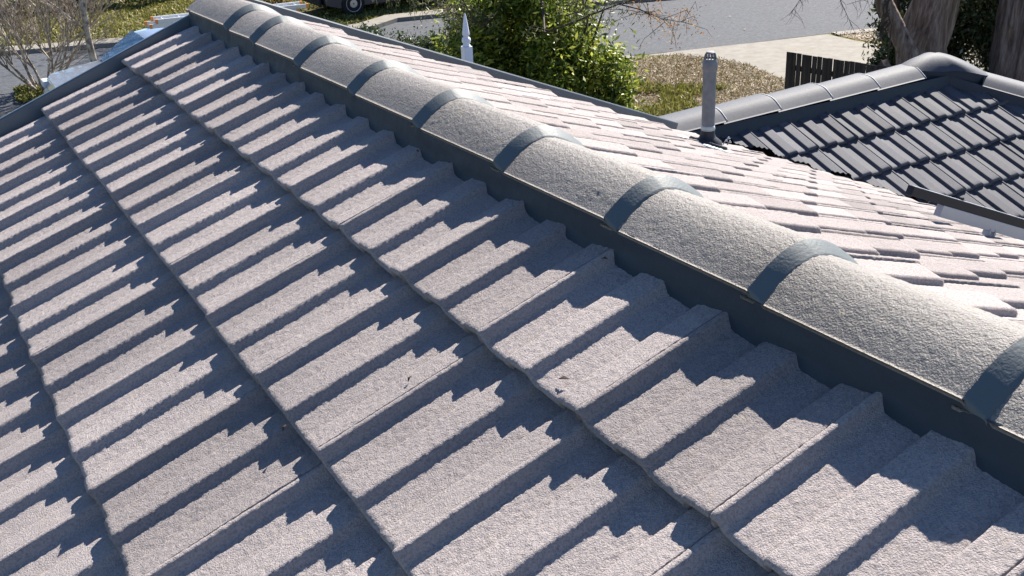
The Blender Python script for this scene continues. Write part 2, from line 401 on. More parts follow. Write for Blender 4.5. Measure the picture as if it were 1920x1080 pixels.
for i in range(len(joints) - 1):
    y0, y1 = joints[i], joints[i + 1]; fine = y0 > -.8
    jx, jz, jt_ = JR.uniform(-.002, .002), JR.uniform(-.0015, .0015), JR.uniform(-.004, .004)
    V, F = ridge_cap(y0, y1 + .02, 500 + i, fine, (lambda x, a, z, jx=jx, jz=jz, jt_=jt_, yc=(y0 + y1) / 2: fr_ridge(x + jx + jt_ * (a - yc), a, z + jz)), M_CAP, noise=1.0 if fine else 0, dl=.0034 if y0 < 1.2 else .005)
    o = mesh_obj("ridge_cap", V, F, M_CAP, None, True); adopt(o, house)
    # pointing fillet that blends this cap's raised near end down on to the next cap
    if i > 0:
        pr = cap_profile(60, .101, .050); pr = [(pr[0][0] + .003, pr[0][1] - .012)] + pr + [(pr[-1][0] - .003, pr[-1][1] - .012)]; m = 9; Vs = []; Fs = []
        for a_ in range(63):
            x, z = pr[a_]; wob = .003 * noise2(np.array([a_ * .17]), np.array([i * 3.1]))[0]; cr = .8 + .2 * max(0, min(1, (1 - abs(x) / .101) * 3))
            for b_ in range(m + 1):
                t = b_ / m; s_ = t ** 1.1
                zt = z + .0180 * cr * (1 - s_) + .0016 - (.0035 if b_ == m else 0)
                y = y0 + .003 - (.034 + wob) * t
                Vs.append((CX + x * (1.03 - .025 * t), y, RZ - .0205 + zt))
        for a_ in range(62):
            for b_ in range(m):
                k = a_ * (m + 1) + b_; Fs.append((k, k + m + 1, k + m + 2, k + 1))
        po = mesh_obj("cap_joint_pointing", Vs, Fs, M_POINT2, None, True); po.parent = o
# pointing bed under the caps, both sides
def bed(sgn, name):
    ys = np.arange(-5.2, 3.16, .006); rows = []
    J = np.array(joints); ji = np.clip(np.searchsorted(J, ys, side='right') - 1, 0, len(J) - 2); lift = .0140 * (1 - (ys - J[ji]) / (J[ji + 1] + .02 - J[ji]))
    for t in np.linspace(0, 1, 9):
        xo = .0975 + .002 * t + .010 * t * t; zo = -.008 - .080 * t
        w = (noise2(ys * 16, ys * 0 + t * 5 + sgn, 9) * .004 + noise2(ys * 70, ys * 0 + t * 9, 10) * .002)
        # small steps in the bed at every cap joint
        st = np.zeros_like(ys)
        for j in joints: st += .004 * np.exp(-((ys - j + .02) / .02) ** 2)
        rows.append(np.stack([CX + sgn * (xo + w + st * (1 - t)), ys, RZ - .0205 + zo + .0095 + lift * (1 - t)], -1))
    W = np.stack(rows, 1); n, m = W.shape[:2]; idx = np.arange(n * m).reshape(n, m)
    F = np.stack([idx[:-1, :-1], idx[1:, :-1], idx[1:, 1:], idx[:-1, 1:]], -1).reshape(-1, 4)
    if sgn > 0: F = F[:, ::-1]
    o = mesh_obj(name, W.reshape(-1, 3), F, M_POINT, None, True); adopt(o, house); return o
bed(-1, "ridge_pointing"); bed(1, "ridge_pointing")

# ------------------------------------------------------------------ barge capping of the main gable
def barge(fr, sgn, v0, v1, y, name, h0=.034, h1=.034, w=.018):
    mb = MB(); prof = [(0, -.06), (0, 0), (.004, .004), (w - .004, .004), (w, 0), (w, -.18)]
    vs = []
    for v, h in ((v0, h0), (v1, h1)):
        for dy, dh in prof:
            p = fr(np.array(sgn * (y + dy)), np.array(v), np.array(h + dh)); vs.append(tuple(p))
    n = len(prof); fs = [(i, i + 1, n + i + 1, n + i) for i in range(n - 1)] + [tuple(range(n)), tuple(range(n, 2 * n))]
    o = mesh_obj(name, vs, fs, M_METAL); adopt(o, house); return o
barge(fr_near, -1, -.44, 1.3, BY, "barge_cap", .006, .058); barge(fr_near, -1, 1.3, 4.4, BY, "barge_cap", .058, .058)
barge(fr_far, 1, -.01, 2.26, BY, "barge_cap", .030, .036)

# ------------------------------------------------------------------ wing ridge and hip caps
def fr_wr(x, a, z): return np.stack([a + 0 * x, WY + x, WZ - .006 + z], axis=-1)
wj = [2.86, 3.28, 3.68, 4.08, 4.47, 4.86]
for i in range(len(wj) - 1):
    V, F = ridge_cap(wj[i + 1], wj[i] - .02, 800 + i, True, fr_wr, M_WCAP, noise=.25, dl=.009, taper=.016, rise=.056, hw=.14)
    o = mesh_obj("ridge_cap", V, F[:, ::-1], M_WCAP, None, True); adopt(o, house); o["label"] = "smooth blue-grey cap on the lower wing's ridge"
    mb = MB(); x0 = wj[i + 1]
    pts = [fr_wr(np.array(x), np.array(x0 + .004), np.array(z + .013)) for x, z in cap_profile(20, .144, .056)]
    mb.tube([tuple(p) for p in pts], .0035, 6); po = mb.build("cap_joint_pointing", M_SILIC, None, True); po.parent = o
# hip directions from the apex
def hip_caps(d2, n, y0=.30):
    d = Vector((d2[0], d2[1], -SP / CP)).normalized(); side = Vector((-d2[1], d2[0], 0)).normalized(); up = side.cross(d); up = up if up.z > 0 else -up
    base = Vector((HX, WY, WZ + .012))
    def fr(x, a, z):
        b = np.array(base); return b + x[..., None] * np.array(side) + a[..., None] * np.array(d) + z[..., None] * np.array(up)
    for i in range(n):
        V, F = ridge_cap(y0 + .39 * (i + 1), y0 + .39 * i - .02, 840 + i, True, fr, M_WCAP, noise=.25, dl=.009, taper=.012, rise=.055, hw=.145)
        o = mesh_obj("hip_cap", V, F, M_WCAP, None, True); adopt(o, house)
    # bed under the hip caps
    vs = []; 
    for a in (.05, y0 + .39 * n):
        for x, z in ((-.14, .0), (-.15, -.09), (.15, -.09), (.14, .0)): vs.append(base + side * x + d * a + up * z)
    o = mesh_obj("hip_pointing", vs, [(0, 1, 5, 4), (3, 2, 6, 7), (0, 3, 7, 4), (0, 1, 2, 3), (4, 5, 6, 7)], M_POINT); adopt(o, house)
hip_caps((1, -1), 9); hip_caps((1, 1), 6)
# three-way apex starter: an upturned shell over the meeting of ridge and hips
def apex():
    c = Vector((HX - .03, WY, WZ)); arms = [(-1, 0, 0, .21), (.70, -.70, -.29, .27), (.70, .70, -.29, .27)]
    nA, nR = 72, 12; vs = [tuple(c + Vector((0, 0, .108)))]; fs = []
    for r in range(1, nR + 1):
        for k in range(nA):
            a = 2 * math.pi * k / nA; d = Vector((math.cos(a), math.sin(a), 0)); rad = .155; drop = 0
            for ax, ay, az, L in arms:
                t = max(0, d.x * ax + d.y * ay) ** 7; rad = max(rad, .155 + (L + .08 - .155) * t); drop += az * t
            t = r / nR; R_ = rad * t; z = .108 - .085 * t ** 2.4 + drop * R_ * .85
            arm = max(max(0, d.x * ax + d.y * ay) ** 6 for ax, ay, az, L in arms); z += .03 * arm * t ** 3
            vs.append(tuple(c + d * R_ + Vector((0, 0, z))))
    for k in range(nA): fs.append((0, 1 + k, 1 + (k + 1) % nA))
    for r in range(nR - 1):
        for k in range(nA):
            a = 1 + r * nA + k; b = 1 + r * nA + (k + 1) % nA; fs.append((a, a + nA, b + nA, b))
    o = mesh_obj("apex_cap", vs, fs, M_WCAP, None, True); adopt(o, house)
    vs2 = []; 
    for k in range(nA):
        vs2.append(vs[1 + (nR - 1) * nA + k])
    low = [(c.x + (x - c.x) * .97, c.y + (y - c.y) * .97, z - .013) for x, y, z in vs2]; low2 = [(c.x + (x - c.x) * .9, c.y + (y - c.y) * .9, z - .16) for x, y, z in vs2]
    f = [(k, (k + 1) % nA, nA + (k + 1) % nA, nA + k) for k in range(nA)] + [(nA + k, nA + (k + 1) % nA, 2 * nA + (k + 1) % nA, 2 * nA + k) for k in range(nA)]
    o = mesh_obj("apex_pointing", vs2 + low + low2, f, M_POINT, None, True); adopt(o, house)
apex()
def wbed(sgn):
    xs = np.arange(2.86, HX - .02, .02); rows = []
    for t in np.linspace(0, 1, 6):
        rows.append(np.stack([xs, WY + sgn * (.146 + .014 * t + noise2(xs * 20, xs * 0 + t * 4) * .003), WZ - .012 + .006 - .085 * t + 0 * xs], -1))
    W = np.stack(rows, 1); n, m = W.shape[:2]; idx = np.arange(n * m).reshape(n, m)
    F = np.stack([idx[:-1, :-1], idx[1:, :-1], idx[1:, 1:], idx[:-1, 1:]], -1).reshape(-1, 4)
    o = mesh_obj("ridge_pointing", W.reshape(-1, 3), F, M_POINT, None, True); adopt(o, house)
wbed(-1); wbed(1)
# mortared open end of the wing ridge where it meets the main slope
mb = MB(); pr = cap_profile(20, .15, .06); n = len(pr)
mb.add([(2.853, WY + x, WZ - .008 + z) for x, z in pr] + [(2.853, WY + x, WZ - .15) for x, z in pr], [(i, i + 1, n + i + 1, n + i) for i in range(n - 1)])
adopt(mb.build("ridge_end_mortar", M_POINT), house)

# ------------------------------------------------------------------ street-side gable roof beyond the barge
gab = empty("porch_roof", (1.81, 3.7, GZ))
tag(gab, "low tiled porch gable just beyond the metal barge, under the white finial", "porch")
GX, GZR = 1.80, -.455       # its ridge
def fr_ga(q, v, h): return np.stack([GX + CP * v + SP * h, q + 0 * v, GZR - SP * v + CP * h], axis=-1)
def fr_gb(q, v, h): return np.stack([GX - CP * v - SP * h, -q + 0 * v, GZR - SP * v + CP * h], axis=-1)
def clip_g(c):
    zw = WZ - abs(c[:, 1] - WY) * SP / CP
    return (c[:, 2] > zw - .01) | (c[:, 0] < 2.8)
sa = mesh_obj("roof_slope", plane_pts(fr_ga, [(3.22, 0), (3.98, 0), (3.98, 4.0), (3.22, 4.0)], -.05), [(0, 1, 2, 3)], M_SHADOWGAP); adopt(sa, gab)
for i in range(12): 
    o = tile_course("tile_course", 3.225, 3.96, .02, 1, .35 + .325 * i, .325, fr_ga, [(99, .008)], .02, M_WING, sa, 401 + i, noise=.4, v_top=(.02 if i == 0 else None), clip=clip_g)
sb = mesh_obj("roof_slope", plane_pts(fr_gb, [(-3.98, 0), (-3.22, 0), (-3.22, 3.0), (-3.98, 3.0)], -.05), [(0, 1, 2, 3)], M_SHADOWGAP); adopt(sb, gab)
for i in range(9):
    tile_course("tile_course", -3.96, -3.225, .02, 1, .35 + .325 * i, .325, fr_gb, [(99, .012)], .05, M_WING, sb, 421 + i, noise=0, v_top=(.02 if i == 0 else None))
vs = []
for v_, hh in ((1.1, .012), (1.52, .010)):
    for dy, dh in [(0, -.05), (0, 0), (.05, 0), (.05, -.16)]: vs.append(tuple(fr_ga(np.array(3.955 + dy), np.array(v_), np.array(.006 + hh + dh))))
adopt(mesh_obj("barge_cap", vs, [(0, 1, 5, 4), (1, 2, 6, 5), (2, 3, 7, 6), (0, 1, 2, 3), (4, 5, 6, 7)], M_METAL), gab)
mb = MB(); mb.box((GX, 3.6, (GZ + GZR - 1.2) / 2 + .0), (2.6, .7, GZR - 1.2 - GZ)); mb.add([(GX - 2.6, 3.93, GZR - 1.2), (GX + 2.6, 3.93, GZR - 1.2), (GX, 3.93, GZR - .12)], [(0, 1, 2)])
adopt(mb.build("gable_wall", M_BRICK), gab)
fin = empty("roof_finial", (1.812, 4.0, -.44)); tag(fin, "white turned timber finial standing on the far gable peak in front of the shrub", "finial")
mb = MB(); mb.box((0, 0, .045), (.052, .052, .13), bev=.004)
o = mb.build("square_base", M_WHITE, fin)
mb = MB(); mb.lathe([(.010, .105), (.024, .112), (.021, .118), (.017, .124), (.024, .130), (.0265, .142), (.024, .154), (.015, .160), (.016, .166), (.0215, .172), (.0205, .182), (.014, .23), (.009, .262), (.0075, .268), (.0075, .272), (.004, .285), (.0005, .292)], (0, 0, 0), 24)
o = mb.build("turned_spike", M_WHITE, fin, True); smooth_by_angle(o, 50)
mb = MB(); mb.box((0, 0, -.045), (.07, .07, .05), bev=.004); mb.build("foot_flashing", M_BLACK, fin); fin.scale = (.86, .86, .9)

# ------------------------------------------------------------------ walls of the house (seen only from elsewhere)
def wall(name, poly, z0, z1):
    mb = MB(); mb.prism(poly, z0, z1); o = mb.build(name, M_BRICK); adopt(o, house); return o
ev = RZ - 3.6 * SP / CP - .25
wall("wall", [(RX - 3.6, -5.3), (RX + 3.6, -5.3), (RX + 3.6, 3.05), (RX - 3.6, 3.05)], GZ, ev)
wall("wall", [(3.9, 1.2), (7.6, 1.2), (7.6, 5.2), (3.9, 5.2)], GZ, -2.25)
mb = MB(); mb.add([(RX - 3.6, 3.12, ev), (RX + 3.6, 3.12, ev), (RX, 3.12, RZ - .12), (RX - 3.6, 3.04, ev), (RX + 3.6, 3.04, ev), (RX, 3.04, RZ - .12)], [(0, 1, 2), (3, 5, 4), (0, 3, 4, 1), (1, 4, 5, 2), (2, 5, 3, 0)])
adopt(mb.build("gable_wall", M_BRICK), house)

# ------------------------------------------------------------------ vent pipe
def farpt(v, y, h=0): return Vector(tuple(float(t) for t in fr_far(np.array(y), np.array(v), np.array(h))))
nf = Vector((SP, 0, CP))
pb = farpt((2.185 - RX) / CP, 2.57); vent = empty("vent_pipe", tuple(pb)); tag(vent, "grey plastic vent pipe with slotted cowl rising through the sunlit slope", "vent pipe")
mb = MB(); mb.tube([(0, 0, -.05), (0, 0, .335)], .0272, 28); o = smooth_by_angle(mb.build("pipe", M_PVC, vent))
mb = MB(); mb.lathe([(.0285, .322), (.031, .326), (.031, .358), (.029, .362), (.0262, .372), (.0262, .366)], (0, 0, 0), 28); o = smooth_by_angle(mb.build("collar", M_PVC, vent))
mb = MB()
for k in range(12):
    a = 2 * math.pi * k / 12; mb.tube([(.0255 * math.cos(a), .0255 * math.sin(a), .366), (.021 * math.cos(a), .021 * math.sin(a), .388), (.016 * math.cos(a), .016 * math.sin(a), .394)], .0024, 5)
mb.lathe([(.001, .392), (.018, .392), (.018, .397), (.014, .400), (.001, .401)], (0, 0, 0), 20)
mb.build("slotted_cowl", M_PVC, vent)
mb = MB(); mb.lathe([(.031, .078), (.029, .080), (.030, .055), (.036, .040), (.060, .020), (.062, .004)], (0, 0, 0), 28); 
o = smooth_by_angle(mb.build("rubber_boot", M_RUBBER, vent), 50)
mb = MB(); mb.lathe([(.080, -.03), (.085, .012), (.080, .022), (.060, .022), (.058, .008)], (0, 0, 0), 32, nf)
o = smooth_by_angle(mb.build("boot_flange", M_RUBBER, vent), 50)
mb = MB()
for k in range(40):
    a = random.uniform(0, 2 * math.pi); r = random.uniform(.085, .13); 
    mb.lathe([(.022, -.004), (.018, .004), (.008, .007), (.001, .008)], Vector((r * math.cos(a), r * math.sin(a) * 1.0, 0)) - Vector((0, 0, r * math.cos(a) * SP / CP)) + nf * .004, 8, nf)
mb.build("sealant", M_SILIC, vent, True)
mb = MB(); mb.lathe([(.029, .072), (.0305, .078), (.029, .086), (.0272, .092)], (0, 0, 0), 28); mb.build("sealant_ring", M_SILIC, vent, True)
mb = MB(); 
for dx, dz in ((.045, .02), (.058, .03), (.066, .012)):
    mb.tube([(dx - .01, -.06, dz), (dx, -.067, dz + .016), (dx + .014, -.055, dz + .004)], .003, 6)
mb.build("hose_clamp", M_ALU, vent, True)

# ------------------------------------------------------------------ solar mounting rail
def rv(x): return (x - RX) / CP
rail = empty("solar_rail", tuple(farpt(rv(2.84), 1.63))); tag(rail, "black and silver solar mounting rail on short legs, right edge of the sunlit slope", "solar rail")
D2 = Vector((CP, 0, -SP)); Rm = Matrix((D2, Vector((0, 1, 0)), nf)).transposed().to_3x3()
mb = MB(); L0 = rv(2.335); L1 = rv(4.6)
mb.box(farpt((L0 + L1) / 2, 1.655, .0945), (L1 - L0, .030, .034), Rm, .0015); adopt(mb.build("black_rail", M_BLACK), rail)
mb = MB(); mb.box(farpt((L0 + L1) / 2, 1.655, .1128), (L1 - L0, .028, .0022), Rm); adopt(mb.build("highlight_strip", M_ALU), rail)  # thin pale strip laid on as the highlight along the rail's top
mb = MB(); L0 = rv(2.515)
mb.box(farpt((L0 + L1) / 2, 1.652, .0545), (L1 - L0, .030, .045), Rm, .0015); adopt(mb.build("silver_rail", M_ALU), rail)
for X_ in (2.835, 3.9):
    mb = MB()
    for dx in (-.016, .016): mb.box(farpt(rv(X_ + dx), 1.65, .012), (.010, .030, .06), Rm)
    mb.box(farpt(rv(X_), 1.66, -.004), (.12, .05, .006), Rm); adopt(mb.build("leg", M_ALU), rail)
mb = MB(); mb.lathe([(.001, .0), (.007, .0), (.007, .010), (.004, .013), (.001, .013)], farpt(rv(2.62), 1.655, .113), 10, nf); adopt(mb.build("clamp_bolt", M_BLACK), rail)


# ================================================================== GROUND AND STREET
def g_mat(name, stops, scale, rough=.95, detail=5, bumpd=.02, extra=None):
    m = mat(name, (.2, .2, .2), rough, .15); n, l, b = N(m)
    t = noise_node(m, scale, detail, .7); r = ramp(m, t.outputs[0], stops); c = r.outputs[0]
    if extra:
        t2 = noise_node(m, extra[0], 4, .6); r2 = ramp(m, t2.outputs[0], [(extra[1], (0, 0, 0)), (extra[2], (1, 1, 1))]); c = mixc(m, c, extra[3], r2.outputs[0])
    l.new(c, b.inputs["Base Color"]); bump(m, t.outputs[0], .8, bumpd); return m
M_GRASS = g_mat("lawn_grass", [(.32, (.04, .045, .01)), (.48, (.10, .10, .024)), (.60, (.17, .155, .05)), (.72, (.24, .20, .09))], 9, extra=(1.1, .5, .75, (.30, .24, .11)))
M_LEAFY = g_mat("leaf_strewn_ground", [(.34, (.07, .06, .025)), (.45, (.12, .09, .045)), (.56, (.16, .12, .07)), (.68, (.21, .16, .10))], 11, bumpd=.008, extra=(.8, .56, .7, (.16, .17, .05)))
M_ROAD = g_mat("asphalt", [(.35, (.046, .050, .058)), (.5, (.062, .067, .077)), (.66, (.088, .094, .106))], 14, .85, 8, .01)
M_CONC = g_mat("pale_concrete", [(.35, (.165, .155, .134)), (.65, (.225, .21, .185))], 3.5, .85, 6, .004, extra=(1.6, .58, .75, (.20, .17, .135)))
def sheet(name, poly, z, m, kind="structure"):
    o = mesh_obj(name, [(x, y, z) for x, y in poly], [tuple(range(len(poly)))], m)
    if o.data.polygons[0].normal.z < 0: o.data.flip_normals()
    o["kind"] = kind; return o
sheet("ground", [(-400, -400), (400, -400), (400, 400), (-400, 400)], GZ - .004, M_GRASS)
near_k = [(-60, 27), (-12, 25.5), (-6, 24.4), (.2, 22.2), (1.4, 22.6), (3.2, 22.9), (6, 21.4), (9, 20.2), (12.36, 18.95), (13.35, 18.75), (15.14, 18.28), (18.2, 17.7), (22, 16.6), (40, 11), (70, 1)]
far_k = [(-60, 42), (-12, 31), (1.85, 28.4), (2.54, 28.19), (5.5, 27.2), (8.4, 25.9), (9.33, 25.2), (10.19, 25.2), (11.1, 25.75), (12.27, 25.5), (15.9, 24.2), (22, 22.3), (40, 16.5), (75, 4)]
sheet("road", near_k + far_k[::-1], GZ + .001, M_ROAD)
def strip(name, line, off, z0, z1, m):
    """a raised concrete kerb following a line"""
    mb = MB(); L = len(line); vs = []
    for i, (x, y) in enumerate(line):
        a = Vector(line[max(i - 1, 0)]); b = Vector(line[min(i + 1, L - 1)]); d = (b - a).normalized(); nrm = Vector((-d.y, d.x))
        for o_, z in ((0, z0), (0.02 * (1 if off > 0 else -1), z1), (off, z1), (off, z0)):
            vs.append((x + nrm.x * o_, y + nrm.y * o_, z))
    fs = []
    for i in range(L - 1):
        for k in range(3): fs.append((i * 4 + k, i * 4 + k + 1, i * 4 + 5 + k, i * 4 + 4 + k))
    o = mesh_obj(name, vs, fs, m); o["kind"] = "structure"; return o
strip("far_kerb", far_k, .62, GZ - .01, GZ + .10, M_CONC)
strip("near_kerb", near_k[:4], -.3, GZ - .01, GZ + .03, M_CONC); strip("near_kerb", near_k[4:10], -.3, GZ - .01, GZ + .03, M_CONC); strip("near_kerb", near_k[11:], -.3, GZ - .01, GZ + .03, M_CONC)
sheet("driveway", [(13.6, 18.55), (14.39, 18.45), (15.14, 18.28), (16.54, 17.97), (18.05, 17.66), (18.0, 16.8), (18.15, 15.6), (19.3, 13.0), (20.5, 8.0), (15.6, 6.5), (14.4, 10), (14.0, 13), (14.43, 15.12), (14.72, 16.5), (14.6, 17.4), (14.2, 18.1)], GZ + .006, M_CONC)
sheet("side_driveway", [(-7, 24.6), (-6, 24.4), (.2, 22.2), (1.35, 22.5), (1.25, 20.5), (.6, 15), (.2, 7), (-6, 7)], GZ + .005, M_ROAD)
verge = [(8.2, 12), (9, 19.9), (12.3, 18.6), (14.2, 18.05), (14.6, 17.3), (14.7, 16.5), (14.4, 15.1), (13.95, 13), (13.8, 8), (9, 8)]
sheet("leaf_litter_verge", verge, GZ + .004, M_LEAFY)
sheet("leaf_litter_corner", [(18.1, 17.5), (22, 16.4), (30, 13.7), (30, 7), (20.7, 8.0), (19.4, 13.0), (18.3, 15.6), (18.1, 16.8)], GZ + .004, M_LEAFY)
sheet("garden_path", [(12.6, 26.2), (13.0, 26.25), (12.1, 33), (11.6, 33)], GZ + .008, M_CONC)

# ---- scattered leaf, grass and litter faces
def leaf_cloud(name, P, size, mt, parent=None, flat=.0, aspect=.45, up=None, seed=1):
    r = np.random.default_rng(seed); n = len(P); s = size * (.55 + .9 * r.random(n))
    d = r.normal(size=(n, 3)); 
    if up is not None: d[:, 2] = np.abs(d[:, 2]) * up
    d[:, 2] *= (1 - flat); d /= np.linalg.norm(d, axis=1)[:, None] + 1e-9
    q = r.normal(size=(n, 3)); q[:, 2] *= (1 - flat); w = np.cross(d, q); 
    if flat > .5: w = np.cross(d, np.array([0, 0, 1.]) + r.normal(size=(n, 3)) * .25)
    w /= np.linalg.norm(w, axis=1)[:, None] + 1e-9
    nn = np.cross(d, w); a = P - d * s[:, None] * .5; b = P + d * s[:, None] * .5; ww = w * (s * aspect)[:, None] * .5
    fold = nn * (s * .08)[:, None]; m1 = (a + b) / 2 - ww + fold; m2 = (a + b) / 2 + ww + fold
    V = np.stack([a, m1, b, m2], 1).reshape(-1, 3); F = np.arange(4 * n).reshape(n, 4)
    return mesh_obj(name, V, F, mt, parent)
def leaf_mat(name, stops, rough=.6, trans=.35):
    m = mat(name, stops[0][1], rough, .35); n, l, b = N(m); ge = n.new("ShaderNodeNewGeometry")
    r = ramp(m, ge.outputs["Random Per Island"], stops); l.new(r.outputs[0], b.inputs["Base Color"])
    tr = n.new("ShaderNodeBsdfTranslucent"); l.new(r.outputs[0], tr.inputs[0]); mx = n.new("ShaderNodeMixShader"); mx.inputs[0].default_value = trans
    out = n["Material Output"]; l.new(b.outputs[0], mx.inputs[1]); l.new(tr.outputs[0], mx.inputs[2]); l.new(mx.outputs[0], out.inputs[0]); return m
L_SHRUB = leaf_mat("shrub_leaf", [(0, (.03, .055, .012)), (.4, (.10, .15, .022)), (.75, (.28, .33, .04)), (1, (.5, .5, .10))], .5, .42)
L_DARK = leaf_mat("dark_leaf", [(0, (.02, .035, .012)), (.6, (.045, .07, .02)), (1, (.12, .15, .05))], .45, .25)
L_GUM = leaf_mat("gum_leaf", [(0, (.05, .07, .03)), (.6, (.11, .13, .06)), (.9, (.22, .22, .11)), (1, (.4, .38, .25))], .4, .3)
L_LIT = leaf_mat("fallen_leaf", [(0, (.06, .034, .016)), (.3, (.13, .08, .04)), (.85, (.18, .125, .07)), (1, (.22, .18, .11))], .6, .1)
L_BLADE = leaf_mat("grass_blade", [(0, (.05, .065, .01)), (.5, (.15, .155, .028)), (.85, (.27, .24, .07)), (1, (.38, .32, .16))], .6, .35)
L_ORANGE = leaf_mat("autumn_leaf", [(0, (.28, .11, .02)), (.6, (.50, .24, .06)), (1, (.6, .42, .2))], .6, .4)
def in_poly(x, y, poly):
    c = np.zeros(len(x), bool); n = len(poly)
    for i in range(n):
        x1, y1 = poly[i]; x2, y2 = poly[(i + 1) % n]
        t = ((y1 > y) != (y2 > y)) & (x < (x2 - x1) * (y - y1) / (y2 - y1 + 1e-12) + x1); c ^= t
    return c
def scatter_poly(poly, n, seed, z=0.02):
    r = np.random.default_rng(seed); p = np.array(poly); lo, hi = p.min(0), p.max(0); q = lo + (hi - lo) * r.random((n, 2)); q = q[in_poly(q[:, 0], q[:, 1], poly)]
    return np.c_[q, GZ + z + r.random(len(q)) * .03]
vis = [(9.2, 13), (9.6, 19.6), (12.3, 18.7), (14.2, 18.1), (14.6, 17.3), (14.7, 16.5), (14.4, 15.1), (13.6, 12)]
o = leaf_cloud("grass", scatter_poly(vis, 26000, 55, .03), .085, leaf_mat("dry_grass_blade", [(0, (.09, .07, .03)), (.6, (.20, .155, .07)), (1, (.27, .24, .12))], .6, .3), up=1.6, aspect=.13); tag(o, kind="stuff")
o = leaf_cloud("fallen_leaves", scatter_poly(vis, 60000, 5), .034, L_LIT, flat=.75, aspect=.5); tag(o, kind="stuff")
o = leaf_cloud("fallen_leaves", scatter_poly([(18.1, 17.6), (22, 16.5), (23, 12), (19, 12), (18.2, 15.6)], 16000, 6), .05, L_LIT, flat=.75, aspect=.5); tag(o, kind="stuff")
Pg = scatter_poly([(9.2, 12.5), (9.9, 18), (11.6, 17.2), (12.6, 15.8), (13.8, 14.6), (13.5, 11.5)], 26000, 8, .05)
dens = noise2(Pg[:, 0] * .9, Pg[:, 1] * .9, 4) + (11.6 - Pg[:, 0]) * .20 + .03 + .25 * noise2(Pg[:, 0] * 3, Pg[:, 1] * 3, 8); Pg = Pg[dens > 0.0]
o = leaf_cloud("grass", Pg, .17, L_BLADE, up=2.2, aspect=.14); tag(o, kind="stuff")
Pg = scatter_poly([(2.2, 28.9), (10, 26.2), (13, 26.2), (13, 36), (2, 38)], 42000, 9, .03)
Pg = Pg[(noise2(Pg[:, 0] * .7, Pg[:, 1] * .7, 14) > -.28)]
o = leaf_cloud("grass", Pg, .13, L_BLADE, up=1.5, aspect=.25); tag(o, kind="stuff")
o = leaf_cloud("fallen_leaves", scatter_poly([(2.2, 28.9), (13, 26.2), (13, 33), (2, 36)], 7000, 10), .09, L_LIT, flat=.7, aspect=.5); tag(o, kind="stuff")
o = leaf_cloud("fallen_leaves", scatter_poly([(13.2, 18.9), (18, 17.8), (24, 20), (14, 24)], 14, 12), .07, L_LIT, flat=.8, aspect=.5); tag(o, kind="stuff")

# ---- foliage helper
def crown_pts(center, radii, n, seed, clumps=40, cr=.33, hollow=.35, lowcut=None):
    r = np.random.default_rng(seed); d = r.normal(size=(clumps, 3)); d /= np.linalg.norm(d, axis=1)[:, None]
    c = d * (hollow + (1 - hollow) * r.random((clumps, 1)) ** .5); k = r.integers(0, clumps, n); sz = cr * (.6 + .8 * r.random(clumps))
    p = c[k] + r.normal(size=(n, 3)) * sz[k][:, None] * .5
    P_ = p * np.array(radii) + np.array(center)
    if lowcut is not None: P_ = P_[P_[:, 2] > lowcut]
    return P_
M_BARK = mat("gum_bark", (.2, .15, .12), .9, .2)
_t = noise_node(M_BARK, 3.0, 6, .65); _n, _l, _b = N(M_BARK); _tc = _n.new("ShaderNodeTexCoord"); _mp = _n.new("ShaderNodeMapping"); _mp.inputs["Scale"].default_value = (5, 5, .55)
_l.new(_tc.outputs["Object"], _mp.inputs[0]); _l.new(_mp.outputs[0], _t.inputs["Vector"]); _r = ramp(M_BARK, _t.outputs[0], [(.3, (.06, .042, .034)), (.5, (.20, .142, .11)), (.68, (.36, .29, .24))]); _l.new(_r.outputs[0], _b.inputs["Base Color"]); bump(M_BARK, _t.outputs[0], 1.0, .06)
M_TWIG = mat("twig_bark", (.27, .22, .17), .85, .2)
_t = noise_node(M_TWIG, 9, 4); _r = ramp(M_TWIG, _t.outputs[0], [(.38, (.15, .12, .095)), (.62, (.46, .40, .33))]); N(M_TWIG)[1].new(_r.outputs[0], N(M_TWIG)[2].inputs["Base Color"])
M_DTWIG = mat("dark_twig_bark", (.07, .055, .045), .85, .2)
def gnarly(name, pts, radii, mt, n=28, seed=0, amp=.24):
    mb = MB(); fine = []; rr = []
    for i in range(len(pts) - 1):
        for t in np.linspace(0, 1, 10, endpoint=False):
            fine.append(Vector(pts[i]).lerp(Vector(pts[i + 1]), float(t))); rr.append(radii[i] * (1 - t) + radii[i + 1] * t)
    fine.append(Vector(pts[-1])); rr.append(radii[-1]); mb.tube(fine, [float(x) for x in rr], n)
    v = np.array([tuple(p) for p in mb.v]); c = np.repeat(np.array([tuple(p) for p in fine]), n, 0); d = v - c
    ang = np.arctan2(d[:, 1], d[:, 0]); f = 1 + amp * (np.sin(ang * 3 + v[:, 2] * .5 + seed) * .6 + noise2(ang * 2.4, v[:, 2] * .9, seed) * 1.6 + noise2(ang * 6, v[:, 2] * 1.3, seed + 1) * .9)
    mb.v = [tuple(x) for x in c + d * f[:, None]]; return mb.build(name, mt, None, True)
def tree_thing(name, loc, label, cat="tree", group=None):
    e = empty(name, loc); tag(e, label, cat, group); return e

